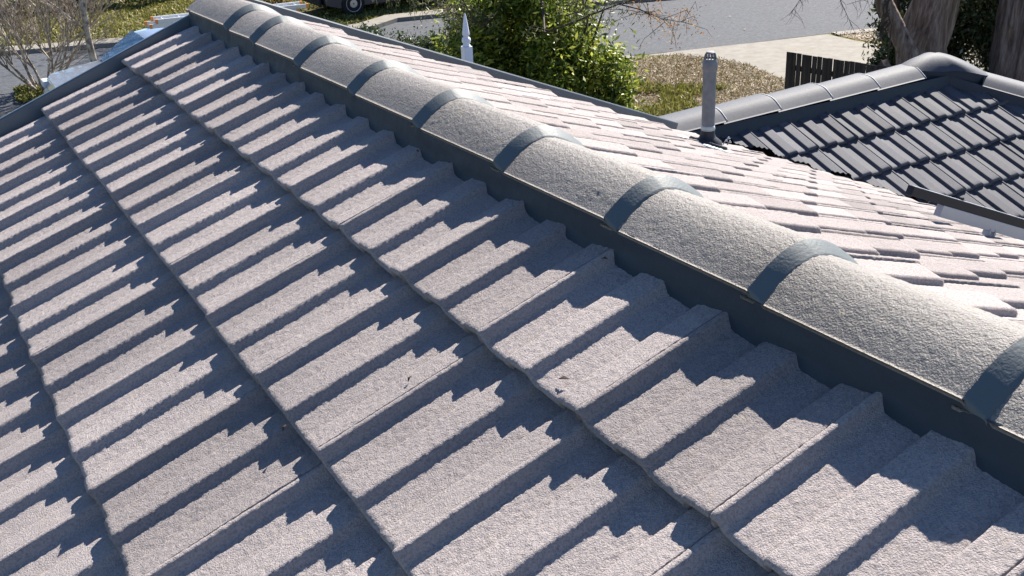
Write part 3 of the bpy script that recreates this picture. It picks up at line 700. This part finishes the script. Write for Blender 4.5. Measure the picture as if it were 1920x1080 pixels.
# bare multi-stemmed tree, left
bt = tree_thing("bare_tree", (2.16, 23.9, GZ), "leafless many-stemmed tree beside the asphalt, in front of the parked car, far left")
RT = random.Random(21)
def branch(mb, p, d, L, r, depth):
    n = 5; pts = [p]; q = Vector(p); dd = Vector(d)
    for i in range(n):
        dd = (dd + Vector((RT.uniform(-.13, .13), RT.uniform(-.13, .13), RT.uniform(-.04, .10)))).normalized(); q = q + dd * L / n; pts.append(q.copy())
    mb.tube(pts, [max(.0035, r * (1 - .13 * i)) for i in range(n + 1)], 5 if depth > 1 else 7, cap=False)
    if depth >= 5: return
    k = (5, 5, 4, 4, 3)[depth]
    for j in range(k):
        i = RT.randint(1, n); a = RT.uniform(0, 2 * math.pi); sp = RT.uniform(.25, .75)
        s = Vector((math.cos(a), math.sin(a), 0)); nd = (dd + s * sp + Vector((0, 0, RT.uniform(-.05, .18)))).normalized()
        branch(mb, pts[i], nd, L * RT.uniform(.5, .78), max(.0045, r * RT.uniform(.42, .62)), depth + 1)
mb0 = MB(); mbc = MB()
for k in range(10):
    a = 2 * math.pi * k / 10 + RT.uniform(-.3, .3); sp = RT.uniform(.2, .95); d = Vector((math.cos(a) * sp, math.sin(a) * sp, 1)).normalized(); b0 = Vector((2.16 + .16 * math.cos(a), 23.9 + .16 * math.sin(a), GZ - .05))
    top = b0 + d * .45; mb0.tube([b0, b0 + d * .22 + Vector((0, 0, .03)), top], [.045, .036, .030], 9, cap=False); branch(mbc, top, d, RT.uniform(1.0, 1.5), .028, 1)
for k in range(9):
    a = RT.uniform(-1.3, .9); d = Vector((math.cos(a), math.sin(a) - .3, RT.uniform(.12, .55))).normalized(); branch(mbc, Vector((2.3, 23.85, GZ + RT.uniform(.15, .8))), d, RT.uniform(.8, 1.5), .013, 3)
adopt(mb0.build("trunk", M_TWIG, None, True), bt); adopt(mbc.build("crown", M_TWIG, None, True), bt)
tw = tree_thing("bare_tree", (3.1, 22.9, GZ), "single slender bare trunk standing just right of the many-stemmed leafless tree")
mb0 = MB(); mbc = MB(); mb0.tube([(3.1, 22.9, GZ), (3.05, 22.95, GZ + 1.2), (3.12, 23.0, GZ + 2.6), (3.15, 23.1, GZ + 4.2)], [.075, .065, .055, .04], 9, cap=False)
for k in range(7): branch(mbc, Vector((3.1, 22.97, GZ + 1.2 + k * .42)), Vector((RT.uniform(-.9, .9), RT.uniform(-.6, .6), .7)).normalized(), RT.uniform(.9, 1.4), .022, 2)
adopt(mb0.build("trunk", M_TWIG, None, True), tw); adopt(mbc.build("crown", M_TWIG, None, True), tw)
o = leaf_cloud("ground_cover", scatter_poly([(1.5, 23.0), (3.9, 22.5), (4.4, 23.6), (3.4, 24.4), (1.6, 24.3)], 5000, 31, .06), .12, L_BLADE, up=1.3, aspect=.3); tag(o, kind="stuff")

# big yellow-green shrub
sh = tree_thing("large_shrub", (8.7, 14.3, GZ), "large dense yellow-green shrub behind the white finial", "shrub")
Ps = np.concatenate([crown_pts((8.27, 14.55, -3.35), (1.18, 1.18, 1.85), 62000, 41, 110, .27, .35), crown_pts((8.98, 13.85, -3.75), (.70, .7, .95), 14000, 42, 34, .32, .4), crown_pts((7.85, 14.75, -3.95), (.95, .9, .9), 18000, 43, 26, .34, .4)])
adopt(leaf_cloud("crown", Ps, .10, L_SHRUB, seed=3, aspect=.34, up=.8), sh)
mb = MB()
for k in range(9):
    a = k * .7; mb.tube([(8.7, 14.3, GZ), (8.7 + .35 * math.cos(a), 14.3 + .35 * math.sin(a), GZ + .9), (8.7 + .8 * math.cos(a), 14.3 + .8 * math.sin(a), GZ + 2.2)], [.05, .035, .012], 6, cap=False)
adopt(mb.build("trunk", M_DTWIG, None, True), sh)
# arching tree whose branches hang across the top of the view
ar = tree_thing("arching_tree", (8.9, 15.6, GZ), "thin dark arching branches with drooping and orange leaves above the large shrub")
mb = MB(); mb.tube([(8.9, 15.6, GZ), (8.7, 15.3, GZ + 1.3), (8.35, 14.6, -2.0), (8.3, 14.0, -1.0)], [.10, .085, .06, .045], 9, cap=False); adopt(mb.build("trunk", M_DTWIG, None, True), ar)
brs = [[(8.33, 14.5, -1.9), (7.6, 14.0, -2.2), (7.1, 13.72, -2.38), (6.99, 13.83, -2.26), (6.91, 13.92, -2.01), (6.86, 14.0, -1.6)],
       [(6.99, 13.83, -2.26), (6.76, 13.96, -2.19), (6.58, 14.08, -2.06), (6.4, 14.2, -1.8)],
       [(8.3, 14.0, -1.9), (7.7, 12.95, -2.45), (8.04, 12.63, -2.28), (8.27, 12.5, -2.18), (8.56, 12.32, -2.06), (8.82, 12.16, -1.98), (9.02, 12.06, -1.7)],
       [(8.56, 12.32, -2.06), (8.8, 12.14, -2.14), (9.03, 11.94, -2.27), (9.3, 11.72, -2.33)],
       [(7.92, 12.72, -2.2), (8.12, 12.61, -2.14), (8.2, 12.59, -1.99), (8.25, 12.6, -1.7)]]
mb = MB(); tips_ = []
for bi, b_ in enumerate(brs):
    r0 = .020 if bi in (0, 2) else .011; mb.tube(b_, [r0 * (1 - .6 * i / (len(b_) - 1)) for i in range(len(b_))], 6, cap=False)
    for j in range(26):
        i = RT.randint(1, len(b_) - 2); p = Vector(b_[i]).lerp(Vector(b_[i + 1]), RT.random()); d = Vector((RT.uniform(-1, 1), RT.uniform(-1, 1), RT.uniform(-.7, .5))).normalized(); L = RT.uniform(.12, .5)
        e = p + d * L; e2 = e + Vector((d.x * .1, d.y * .1, -.12)); mb.tube([p, e, e2], [.005, .003, .002], 4, cap=False); tips_.append((e, bi)); tips_.append((e2, bi)); tips_.append((p.lerp(e, .6), bi))
adopt(mb.build("crown", M_DTWIG, None, True), ar)
Pt = []
for e, bi in tips_:
    for k in range(5 if bi in (2, 3) else 3): Pt.append(tuple(e + Vector((RT.gauss(0, .05), RT.gauss(0, .05), RT.gauss(-.03, .05)))))
Pt = np.array(Pt); isor = (Pt[:, 0] > 8.75); adopt(leaf_cloud("orange_leaves", Pt[isor], .045, L_ORANGE, seed=8, aspect=.3), ar); adopt(leaf_cloud("green_leaves", Pt[~isor], .075, L_GUM, seed=9, aspect=.2), ar)

# low dark hedge at the kerb
hd = tree_thing("low_hedge", (8.6, 21.2, GZ), "low dark green hedge row beside the road, just beyond the barge", "hedge")
hp = []
for k in range(13):
    t = k / 12; c = (7.6 + 1.75 * t + RT.uniform(-.06, .06), 22.1 - 3.0 * t + RT.uniform(-.15, .15), GZ + .38); hp.append(crown_pts(c, (.42, .42, .42 + RT.uniform(0, .14)), 1900, 60 + k, 16, .4, .3))
adopt(leaf_cloud("foliage", np.concatenate(hp), .065, L_DARK, seed=13, aspect=.4, up=1.2), hd)
# dark hedge row added in place of a band of shade, top left
hd2 = tree_thing("shade_band_hedge", (4.6, 35.2, GZ), "added dark hedge standing in for the band of shade at the back of the lawn, top left behind the bare trees", "hedge")
hp = [crown_pts((1.6 + .75 * k, 35.6 - .28 * k, GZ + .75), (.8, .7, .85), 1300, 80 + k, 14, .4, .3) for k in range(8)]
adopt(leaf_cloud("foliage", np.concatenate(hp), .13, L_DARK, seed=14), hd2)

# gum trunks on the right with ivy-dark understorey and high crowns
def gum(base, pts, radii, label, crown, seed, limbs=()):
    e = tree_thing("gum_tree", base, label, "tree", "gum trees behind the lower wing")
    adopt(gnarly("trunk", pts, radii, M_BARK, seed=seed), e)
    for lp, lr in limbs: adopt(gnarly("limb", lp, lr, M_BARK, 16, seed + 5, .10), e)
    adopt(leaf_cloud("crown", crown, .20, L_GUM, seed=seed + 1, aspect=.28), e); return e
cr1 = np.concatenate([crown_pts((16.6, 14.6, 6.5), (3.2, 3.0, 2.4), 5200, 91, 34, .30, .5), crown_pts((14.4, 13.2, 8.6), (2.2, 2.2, 1.4), 1500, 93, 16, .3, .5)])
gum((15.42, 12.5, GZ), [(15.4, 12.55, GZ - .1), (15.25, 12.6, GZ + 1.0), (15.5, 12.5, -2.6), (15.9, 12.4, 0), (16.3, 12.8, 4.5), (16.5, 13.6, 7.5)], [.50, .40, .36, .30, .20, .10],
    "thick shaggy-barked trunk with a leaning grey limb, left of the two gum trees", cr1, 3,
    limbs=[([(15.35, 12.35, GZ + .2), (14.41, 12.04, -3.71), (14.37, 12.17, -3.48), (14.29, 12.37, -3.14), (14.2, 12.56, -2.8), (14.12, 12.75, -2.3), (13.6, 13.4, -.4), (13.2, 14, 1.6)], [.22, .17, .16, .145, .14, .13, .09, .04])])
cr2 = crown_pts((19.0, 13.4, 6.2), (3.4, 3.2, 2.6), 5200, 92, 34, .30, .5)
gum((16.72, 11.72, GZ), [(16.75, 11.68, GZ - .1), (16.7, 11.72, GZ + 1.2), (16.78, 11.73, -2.2), (17.4, 12.0, .5), (18.6, 12.6, 4.5), (19.0, 13.2, 6.5)], [.44, .34, .33, .29, .2, .1],
    "darker shaggy trunk with hanging bark strips, right of the two gum trees", cr2, 9)
# hanging bark strips and the dark vine on the limb
st = empty("hanging_bark", (17.5, 11.2, -2.4)); tag(st, "loose dark bark strips hanging beside the right gum trunk", "bark strips", kind="stuff")
mb = MB()
for k in range(60):
    x = 17.10 + RT.uniform(0, .25); y = 11.48 - (x - 17.10) * .55 + RT.uniform(-.1, .1); z = -2.0 + RT.uniform(-.5, .6); L = RT.uniform(.3, 1.0)
    mb.tube([(x, y, z), (x + RT.uniform(-.05, .05), y, z - L * .5), (x + RT.uniform(-.07, .07), y, z - L)], [.014, .012, .004], 4)
adopt(mb.build("strips", M_DTWIG), st)
vn_ = empty("dead_vine", (13.85, 12.1, -2.6)); tag(vn_, "thin dark hanging vine beside the leaning limb", "vine")
mb = MB(); mb.tube([(14.0, 12.55, -2.3), (13.86, 12.24, -2.7), (13.84, 12.21, -2.75), (13.87, 12.09, -3.04), (13.83, 12.06, -3.3), (13.79, 12.03, -3.6), (13.8, 12.0, GZ)], [.016, .015, .014, .013, .012, .010, .009], 6); adopt(mb.build("stem", M_DTWIG, None, True), vn_)
mb = MB(); 
for k in range(26):
    z = RT.uniform(-3.1, -2.5); p = Vector((13.85 + RT.uniform(-.04, .04), 12.15 + RT.uniform(-.04, .04), z)); mb.tube([p, p + Vector((-.06 + RT.uniform(-.04, .03), .04, -.08)), p + Vector((-.07, .04, -.2 - RT.random() * .15))], [.010, .008, .003], 4)
adopt(mb.build("dry_tendrils", M_DTWIG), vn_)
us = tree_thing("understorey_bush", (17.2, 14.6, GZ), "dark leafy bush filling the space between and behind the two gum trunks", "bush")
Pu = np.concatenate([crown_pts((16.9, 13.85, -3.3), (1.15, .8, 1.6), 22000, 95, 60, .34, .3), crown_pts((18.4, 12.9, -3.2), (1.7, .8, 1.8), 30000, 96, 60, .34, .3), crown_pts((15.6, 13.3, -4.0), (.55, .5, .7), 4000, 97, 20, .34, .3)])
adopt(leaf_cloud("foliage", Pu, .10, leaf_mat("understorey_leaf", [(0, (.03, .045, .015)), (.6, (.08, .10, .035)), (.93, (.18, .19, .08)), (1, (.55, .55, .45))], .4, .3), seed=16, aspect=.4), us)
u2 = tree_thing("pale_bush", (20.6, 11.2, GZ), "sunlit yellow-green bush at the right edge beyond the gum trunks", "bush")
adopt(leaf_cloud("foliage", crown_pts((20.4, 11.2, -3.6), (1.3, 1.2, 1.2), 9000, 98, 34, .34, .3), .09, leaf_mat("pale_leaf", [(0, (.06, .09, .02)), (.6, (.2, .22, .05)), (1, (.5, .46, .2))], .5, .4), seed=17), u2)

# bare overhanging twigs, upper right
ot = tree_thing("twiggy_tree", (15.6, 13.5, GZ), "fine bare twigs hanging over the road, left of the leaning limb")
mb = MB(); mb.tube([(14.0, 13.0, -.9), (13.2, 12.4, -1.2), (12.5, 11.6, -1.9)], [.03, .022, .012], 6)
for a_, b_, c_ in [((12.9, 12.1, -1.5), (12.33, 10.98, -2.2), (12.0, 11.31, -2.35)), ((12.5, 11.6, -1.9), (11.95, 11.4, -2.3), (12.04, 11.18, -2.7)), ((12.5, 11.6, -1.9), (11.6, 11.8, -2.2), (11.39, 11.87, -2.52))]:
    mb.tube([a_, b_, c_], [.010, .006, .003], 5)
    for k in range(16):
        p = Vector(b_).lerp(Vector(c_), RT.random()) if RT.random() < .6 else Vector(a_).lerp(Vector(b_), RT.uniform(.4, 1)); d = Vector((RT.uniform(-.5, .5), RT.uniform(-.5, .5), RT.uniform(-1, 0))) * RT.uniform(.15, .45)
        mb.tube([p, p + d * .5 + Vector((.02, -.02, 0)), p + d], [.0035, .0025, .0015], 4)
adopt(mb.build("crown", M_DTWIG, None, True), ot)
mb = MB(); mb.tube([(15.6, 13.5, GZ), (15.5, 13.5, -2.5), (15.2, 13.3, -1.4), (14.0, 13.0, -.9)], [.06, .05, .045, .03], 7); adopt(mb.build("trunk", M_DTWIG, None, True), ot)

# weeping tree over the far lawn: throws the broad shade on the grass
wt = tree_thing("weeping_tree", (14.3, 31.2, GZ), "weeping green fronds hanging into the top of the view over the shaded lawn")
mb = MB(); mb.tube([(14.3, 31.2, GZ), (14.1, 31.0, -2), (13.6, 30.6, 1.5), (13.2, 30.4, 3.2)], [.28, .24, .18, .08], 12); adopt(mb.build("trunk", M_BARK, None, True), wt)
Pw = crown_pts((13.4, 30.6, 1.6), (3.4, 2.4, 1.7), 12000, 101, 50, .33, .25); adopt(leaf_cloud("crown", Pw, .16, L_GUM, seed=19, aspect=.3), wt)
mb = MB(); fr_ = []
for x, y, z0, z1 in [(7.9, 18.9, -2.5, -2.96), (8.02, 18.83, -2.5, -2.9), (8.34, 18.68, -2.5, -3.0), (8.28, 18.66, -2.4, -3.16), (7.66, 19.02, -2.4, -2.84), (8.5, 18.5, -2.4, -2.9)]:
    for k in range(4):
        xx, yy = x + RT.uniform(-.07, .07), y + RT.uniform(-.07, .07); ze = z1 + RT.uniform(-.05, .16); mb.tube([(xx, yy, z0 + .5), (xx + .01, yy, ze)], .003, 4)
        for j in range(34): t = RT.random(); fr_.append((xx + RT.gauss(0, .02), yy + RT.gauss(0, .02), z0 + .4 + (ze - z0 - .4) * t))
wf = tree_thing("weeping_frond_tree", (9.4, 16.6, GZ), "hanging green willow fronds in front of the dark parked car, top centre")
adopt(leaf_cloud("fronds", np.array(fr_), .075, L_GUM, seed=23, aspect=.16, up=3), wf)
mb.tube([(9.4, 16.6, GZ), (9.3, 16.8, -2), (9.0, 17.6, -.9), (8.4, 18.7, -1.3), (7.7, 19.0, -1.8)], [.06, .05, .035, .02, .01], 7); adopt(mb.build("trunk", M_DTWIG, None, True), wf)
# orange-leaved small shrub on the far lawn
os_ = tree_thing("autumn_shrub", (8.9, 30.4, GZ), "small orange and green shrub on the far lawn left of the dark parked car", "shrub")
adopt(leaf_cloud("foliage", crown_pts((8.9, 30.3, GZ + .6), (1.3, .7, .7), 3800, 105, 22, .36, .3), .10, leaf_mat("autumn_mix", [(0, (.06, .08, .02)), (.5, (.16, .13, .04)), (1, (.5, .26, .07))], .6, .3), seed=24), os_)

# ------------------------------------------------------------------ paling fence and weathered post
M_FENCE = mat("dark_weathered_timber", (.05, .04, .035), .85, .2)
_t = noise_node(M_FENCE, 4, 5); _n, _l, _b = N(M_FENCE); _tc = _n.new("ShaderNodeTexCoord"); _mp = _n.new("ShaderNodeMapping"); _mp.inputs["Scale"].default_value = (6, 6, .4); _l.new(_tc.outputs["Object"], _mp.inputs[0]); _l.new(_mp.outputs[0], _t.inputs["Vector"])
_r = ramp(M_FENCE, _t.outputs[0], [(.3, (.022, .018, .017)), (.7, (.075, .06, .05))]); _l.new(_r.outputs[0], _b.inputs["Base Color"]); bump(M_FENCE, _t.outputs[0], .5, .006)
fe = empty("paling_fence", (10.56, 11.0, GZ)); tag(fe, "dark timber paling fence with light showing through the gaps, before the concrete driveway", "fence")
A = Vector((10.56, 11.0, 0)); B = Vector((10.93, 9.5, 0)); dF = (B - A).normalized(); nF_ = Vector((-dF.y, dF.x, 0)); Rf = Matrix((dF, nF_, Vector((0, 0, 1)))).transposed().to_3x3()
for k in range(26):
    w = .078 + RT.uniform(-.004, .004); c = A + dF * (.04 + k * .0845); top = -2.80 + RT.uniform(-.006, .004)
    mb = MB(); mb.box(c + Vector((0, 0, (top + GZ + .05) / 2)), (w + (.004 if k % 3 == 1 else -.007), .016, top - GZ - .05), Rf @ Matrix.Rotation(RT.uniform(-.006, .006), 3, 'Y'), .002); adopt(mb.build("paling", M_FENCE), fe)
for z in (-4.2, -3.6, -3.02): mb = MB(); mb.box(A + dF * 1.13 - nF_ * .035 * (1 if nF_.x < 0 else -1) + Vector((0, 0, z)), (2.14, .045, .075), Rf, .003); adopt(mb.build("rail", M_FENCE), fe)
po_ = empty("timber_post", (11.45, 10.0, GZ)); tag(po_, "weathered brown timber post with a pointed top at the fence's right end", "post")
M_BROWN = mat("brown_weathered_wood", (.16, .10, .07), .85, .2); _t = noise_node(M_BROWN, 18, 4); _r = ramp(M_BROWN, _t.outputs[0], [(.35, (.10, .06, .045)), (.65, (.24, .16, .12))]); N(M_BROWN)[1].new(_r.outputs[0], N(M_BROWN)[2].inputs["Base Color"])
mb = MB(); mb.box((11.45, 10.0, (GZ - 2.97) / 2), (.14, .14, -2.97 - GZ), Rf, .006); mb.add([Vector((11.45, 10.0, 0)) + Rf @ Vector((x, y, 0)) + Vector((0, 0, z)) for x, y, z in ((-.075, -.075, -2.965), (.075, -.075, -2.965), (.075, .075, -2.965), (-.075, .075, -2.965), (0, -.075, -2.87), (0, .075, -2.87))], [(0, 1, 4), (1, 2, 5, 4), (2, 3, 5), (3, 0, 4, 5), (0, 3, 2, 1)])
adopt(mb.build("shaft", M_BROWN), po_); mb = MB(); mb.tube([(11.45, 10.0, -3.03), (11.75, 9.6, -3.22)], .05, 8); adopt(mb.build("brace", M_BROWN), po_)

# ------------------------------------------------------------------ vehicles
def car_paint(name, c): 
    m = mat(name, c, .3, .5, .15); m.node_tree.nodes["Principled BSDF"].inputs["Coat Weight"].default_value = .8; return m
M_SILVER = car_paint("silver_car_paint", (.20, .23, .28)); M_NAVY = car_paint("dark_car_paint", (.012, .016, .03)); M_GLASS = mat("car_glass", (.04, .13, .25), .06, .6)  # car glass: reflected sky is put into its blue base colour
M_TYRE = mat("tyre_rubber", (.02, .02, .022), .8, .2); M_HUB = mat("alloy_wheel", (.5, .5, .52), .35, .5, .8); M_TRIM = mat("black_trim", (.015, .015, .017), .6, .3); M_LENS = mat("headlamp_lens", (.55, .58, .6), .12, .8)
def car(name, label, x0, x1, yc, w, paint, roof_h, hood_h, front=-1):
    """station wagon lying along X, front at x0"""
    e = empty(name, ((x0 + x1) / 2, yc, GZ)); tag(e, label, "car"); L = x1 - x0
    prof = [(0, .35), (.0, .62), (.03, hood_h - .10), (.20, hood_h), (.235, hood_h + .02), (.37, roof_h - .05), (.42, roof_h), (.75, roof_h + .005), (.90, roof_h - .06), (.975, hood_h + .05), (1.0, hood_h - .05), (1.0, .38), (.93, .25), (.07, .25)]
    belt = hood_h - .02; nS = 9; bm = bmesh.new(); rings = []
    for j in range(nS):
        t = -1 + 2 * j / (nS - 1); ring = []
        for px_, pz in prof:
            tz = max(0, (pz - belt) / (roof_h - belt)); half = w / 2 * (1 - .17 * tz - (.05 if pz < .4 else 0)); a = abs(t) ** 1.0
            bulge = (1 - abs(t) ** 3); zz = pz + (.045 * bulge if pz > hood_h - .02 else 0); xx = x0 + L * px_; edge = .10 * abs(t) ** 4
            xx += edge if px_ < .1 else (-edge if px_ > .9 else 0)
            ring.append(bm.verts.new((xx, yc + half * t, GZ + zz)))
        rings.append(ring)
    n = len(prof)
    for j in range(nS - 1):
        for i in range(n): bm.faces.new((rings[j][i], rings[j][(i + 1) % n], rings[j + 1][(i + 1) % n], rings[j + 1][i]))
    bm.faces.new(rings[0][::-1]); bm.faces.new(rings[-1]); bmesh.ops.recalc_face_normals(bm, faces=bm.faces[:])
    me = bpy.data.meshes.new("body"); bm.to_mesh(me); bm.free(); me.materials.append(paint); o = bpy.data.objects.new("body", me); col.objects.link(o); smooth_by_angle(o, 40); adopt(o, e)
    def X(f): return x0 + L * f
    def hw_(z): return w / 2 * (1 - .17 * max(0, (z - belt) / (roof_h - belt)))
    mb = MB(); z0, z1 = hood_h + .04, roof_h - .03
    mb.add([(X(.245) - .02, yc - hw_(z0) * .9, GZ + z0 + .03), (X(.245) - .05, yc, GZ + z0 + .065), (X(.245) - .02, yc + hw_(z0) * .9, GZ + z0 + .03), (X(.372), yc + hw_(z1) * .88, GZ + z1 + .04), (X(.368), yc, GZ + z1 + .075), (X(.372), yc - hw_(z1) * .88, GZ + z1 + .04)], [(0, 1, 4, 5), (1, 2, 3, 4)]); adopt(mb.build("windscreen", M_GLASS, None, True), e)
    mb = MB(); mb.add([(X(.975) + .03, yc - hw_(z0) * .88, GZ + z0 + .03), (X(.975) + .03, yc + hw_(z0) * .88, GZ + z0 + .03), (X(.905) + .03, yc + hw_(z1) * .85, GZ + z1), (X(.905) + .03, yc - hw_(z1) * .85, GZ + z1)], [(0, 1, 2, 3)]); adopt(mb.build("rear_window", M_GLASS), e)
    for s in (-1, 1):
        for a, b, ta, tb in ((.30, .50, .385, .50), (.515, .70, .515, .70), (.715, .90, .715, .86)):
            mb = MB(); yb, yt = yc + s * (hw_(z0) + .004), yc + s * (hw_(z1) + .006); vs = [(X(a), yb, GZ + z0), (X(b), yb, GZ + z0), (X(tb), yt, GZ + z1 - .03), (X(ta), yt, GZ + z1 - .03)]
            mb.add(vs + [(x, y - s * .02, z) for x, y, z in vs], [(0, 1, 2, 3), (4, 7, 6, 5), (0, 4, 5, 1), (1, 5, 6, 2), (2, 6, 7, 3), (3, 7, 4, 0)]); adopt(mb.build("side_window", M_GLASS), e)
        for f in (.18, .80):
            wx = X(f); mb = MB(); mb.lathe([(.001, -.10), (.30, -.10), (.325, -.07), (.325, .07), (.30, .10), (.001, .10)], (wx, yc + s * (w / 2 - .09), GZ + .325), 28, (0, s, 0)); tw_ = smooth_by_angle(mb.build("wheel", M_TYRE, None), 40); adopt(tw_, e)
            mb = MB(); mb.lathe([(.001, .098), (.06, .104), (.19, .092), (.205, .108), (.215, .108), (.215, .09)], (wx, yc + s * (w / 2 - .09), GZ + .325), 24, (0, s, 0)); r_ = smooth_by_angle(mb.build("rim", M_HUB), 30); r_.parent = tw_
        mb = MB(); mb.box((X(.335), yc + s * (w / 2 + .09), GZ + hood_h + .09), (.09, .17, .11), None, .03); adopt(mb.build("wing_mirror", M_TRIM), e)
        mb = MB(); mb.box((X(.022), yc + s * (w / 2 - .27), GZ + hood_h - .20), (.14, .32, .13), None, .03); adopt(mb.build("headlight", M_LENS), e)
        mb = MB(); mb.tube([(X(.43), yc + s * hw_(roof_h) * .93, GZ + roof_h + .06), (X(.85), yc + s * hw_(roof_h) * .93, GZ + roof_h + .055)], .016, 8)
        for f in (.44, .64, .84): mb.box((X(f), yc + s * hw_(roof_h) * .93, GZ + roof_h + .025), (.05, .03, .06))
        adopt(mb.build("roof_rail", M_ALU), e)
    for f in (.50, .76): mb = MB(); mb.box((X(f), yc, GZ + roof_h + .085), (.05, w * .9, .03), None, .006); adopt(mb.build("roof_bar", M_ALU), e)
    mb = MB(); mb.box((X(-.004), yc, GZ + .42), (.06, w * .8, .2), None, .02); adopt(mb.build("bumper", M_TRIM), e)
    return e
car("parked_car", "silver station wagon with roof bars carrying a ladder, behind the bare trees at upper left", 1.75, 6.55, 20.35, 1.8, M_SILVER, 1.50, .98)
car("parked_car", "dark car on the far shaded lawn, only its wheel and lower side showing", 9.7, 14.3, 28.2, 1.85, M_NAVY, 1.55, 1.0)

# extension ladder on the wagon's roof bars
M_ORANGE = mat("orange_plastic", (.75, .28, .06), .5, .4); M_LALU = mat("ladder_aluminium", (.66, .68, .72), .45, .5, .35)
ld = empty("extension_ladder", (5.0, 19.55, -2.86)); tag(ld, "aluminium extension ladder with orange end caps lying on the wagon's roof", "ladder")
def LP(t, s, z): return Vector((3.62 + 2.80 * t, 19.86 - .40 * t + s, -2.83 + z))
for sec, (ta, tb, z) in enumerate(((0, .93, 0), (.04, 1.0, .075))):
    for s in (-.19, .19):
        a, b = LP(ta, s * (1 - .12 * sec), z), LP(tb, s * (1 - .12 * sec), z); d = (b - a).normalized(); q = Vector((0, 0, 1)).cross(d); R3 = Matrix((d, q, d.cross(q))).transposed().to_3x3()
        mb = MB(); mb.box((a + b) / 2, ((b - a).length, .026, .072), R3, .003); adopt(mb.build("stile", M_LALU), ld)
        for p in (a, b): mb = MB(); mb.box(p, (.05, .034, .08), R3, .006); adopt(mb.build("end_cap", M_ORANGE), ld)
    for k in range(9):
        t = ta + (tb - ta) * (k + .5) / 9; mb = MB(); mb.tube([LP(t, -.18, z), LP(t, .18, z)], .014, 8); adopt(mb.build("rung", M_LALU), ld)

# ------------------------------------------------------------------ small things lying on the near slope
def nearW(x, y, lift=.0):
    return Vector((x, y, 0)) + Vector((0, 0, x * SP / CP + lift))
M_CHIP = mat("dark_gum_leaf", (.05, .035, .025), .7, .2)
deb = [(.239, 1.21, .104), (.232, .468, .101), (.031, .283, .017), (-.12, .52, -.045), (-.31, .62, -.125)]
LB = ["farthest tiny dark leaf fragment, on the near tiles close under the ridge pointing", "tiny dark leaf fragment in the cap shadow near the ridge, mid roof",
      "tiny dark leaf fragment on the first tile course just above its nose line", "small dark leaf fragment on the second course of near tiles", "small dark leaf fragment lowest down the near slope, far from the ridge"]
for i, (x, y, z) in enumerate(deb):
    mb = MB(); a = RT.uniform(0, 3); L = RT.uniform(.006, .010); d = Vector((math.cos(a), math.sin(a), SP / CP * math.cos(a))).normalized(); w_ = Vector((-d.y, d.x, -d.y * SP / CP)).normalized() * L * .3; p = Vector((x, y, z + .001)); up_ = Vector((-SP, 0, CP))
    mb.add([p - d * L, p + w_ + up_ * .003, p + d * L, p - w_ + up_ * .003, p - d * L + up_ * .001, p + w_ + up_ * .0045, p + d * L + up_ * .002, p - w_ + up_ * .0045], [(3, 2, 1, 0), (4, 5, 6, 7), (0, 1, 5, 4), (1, 2, 6, 5), (2, 3, 7, 6), (3, 0, 4, 7)])
    o = recentre(mb.build("dead_leaf", M_CHIP)); tag(o, LB[i], "leaf")
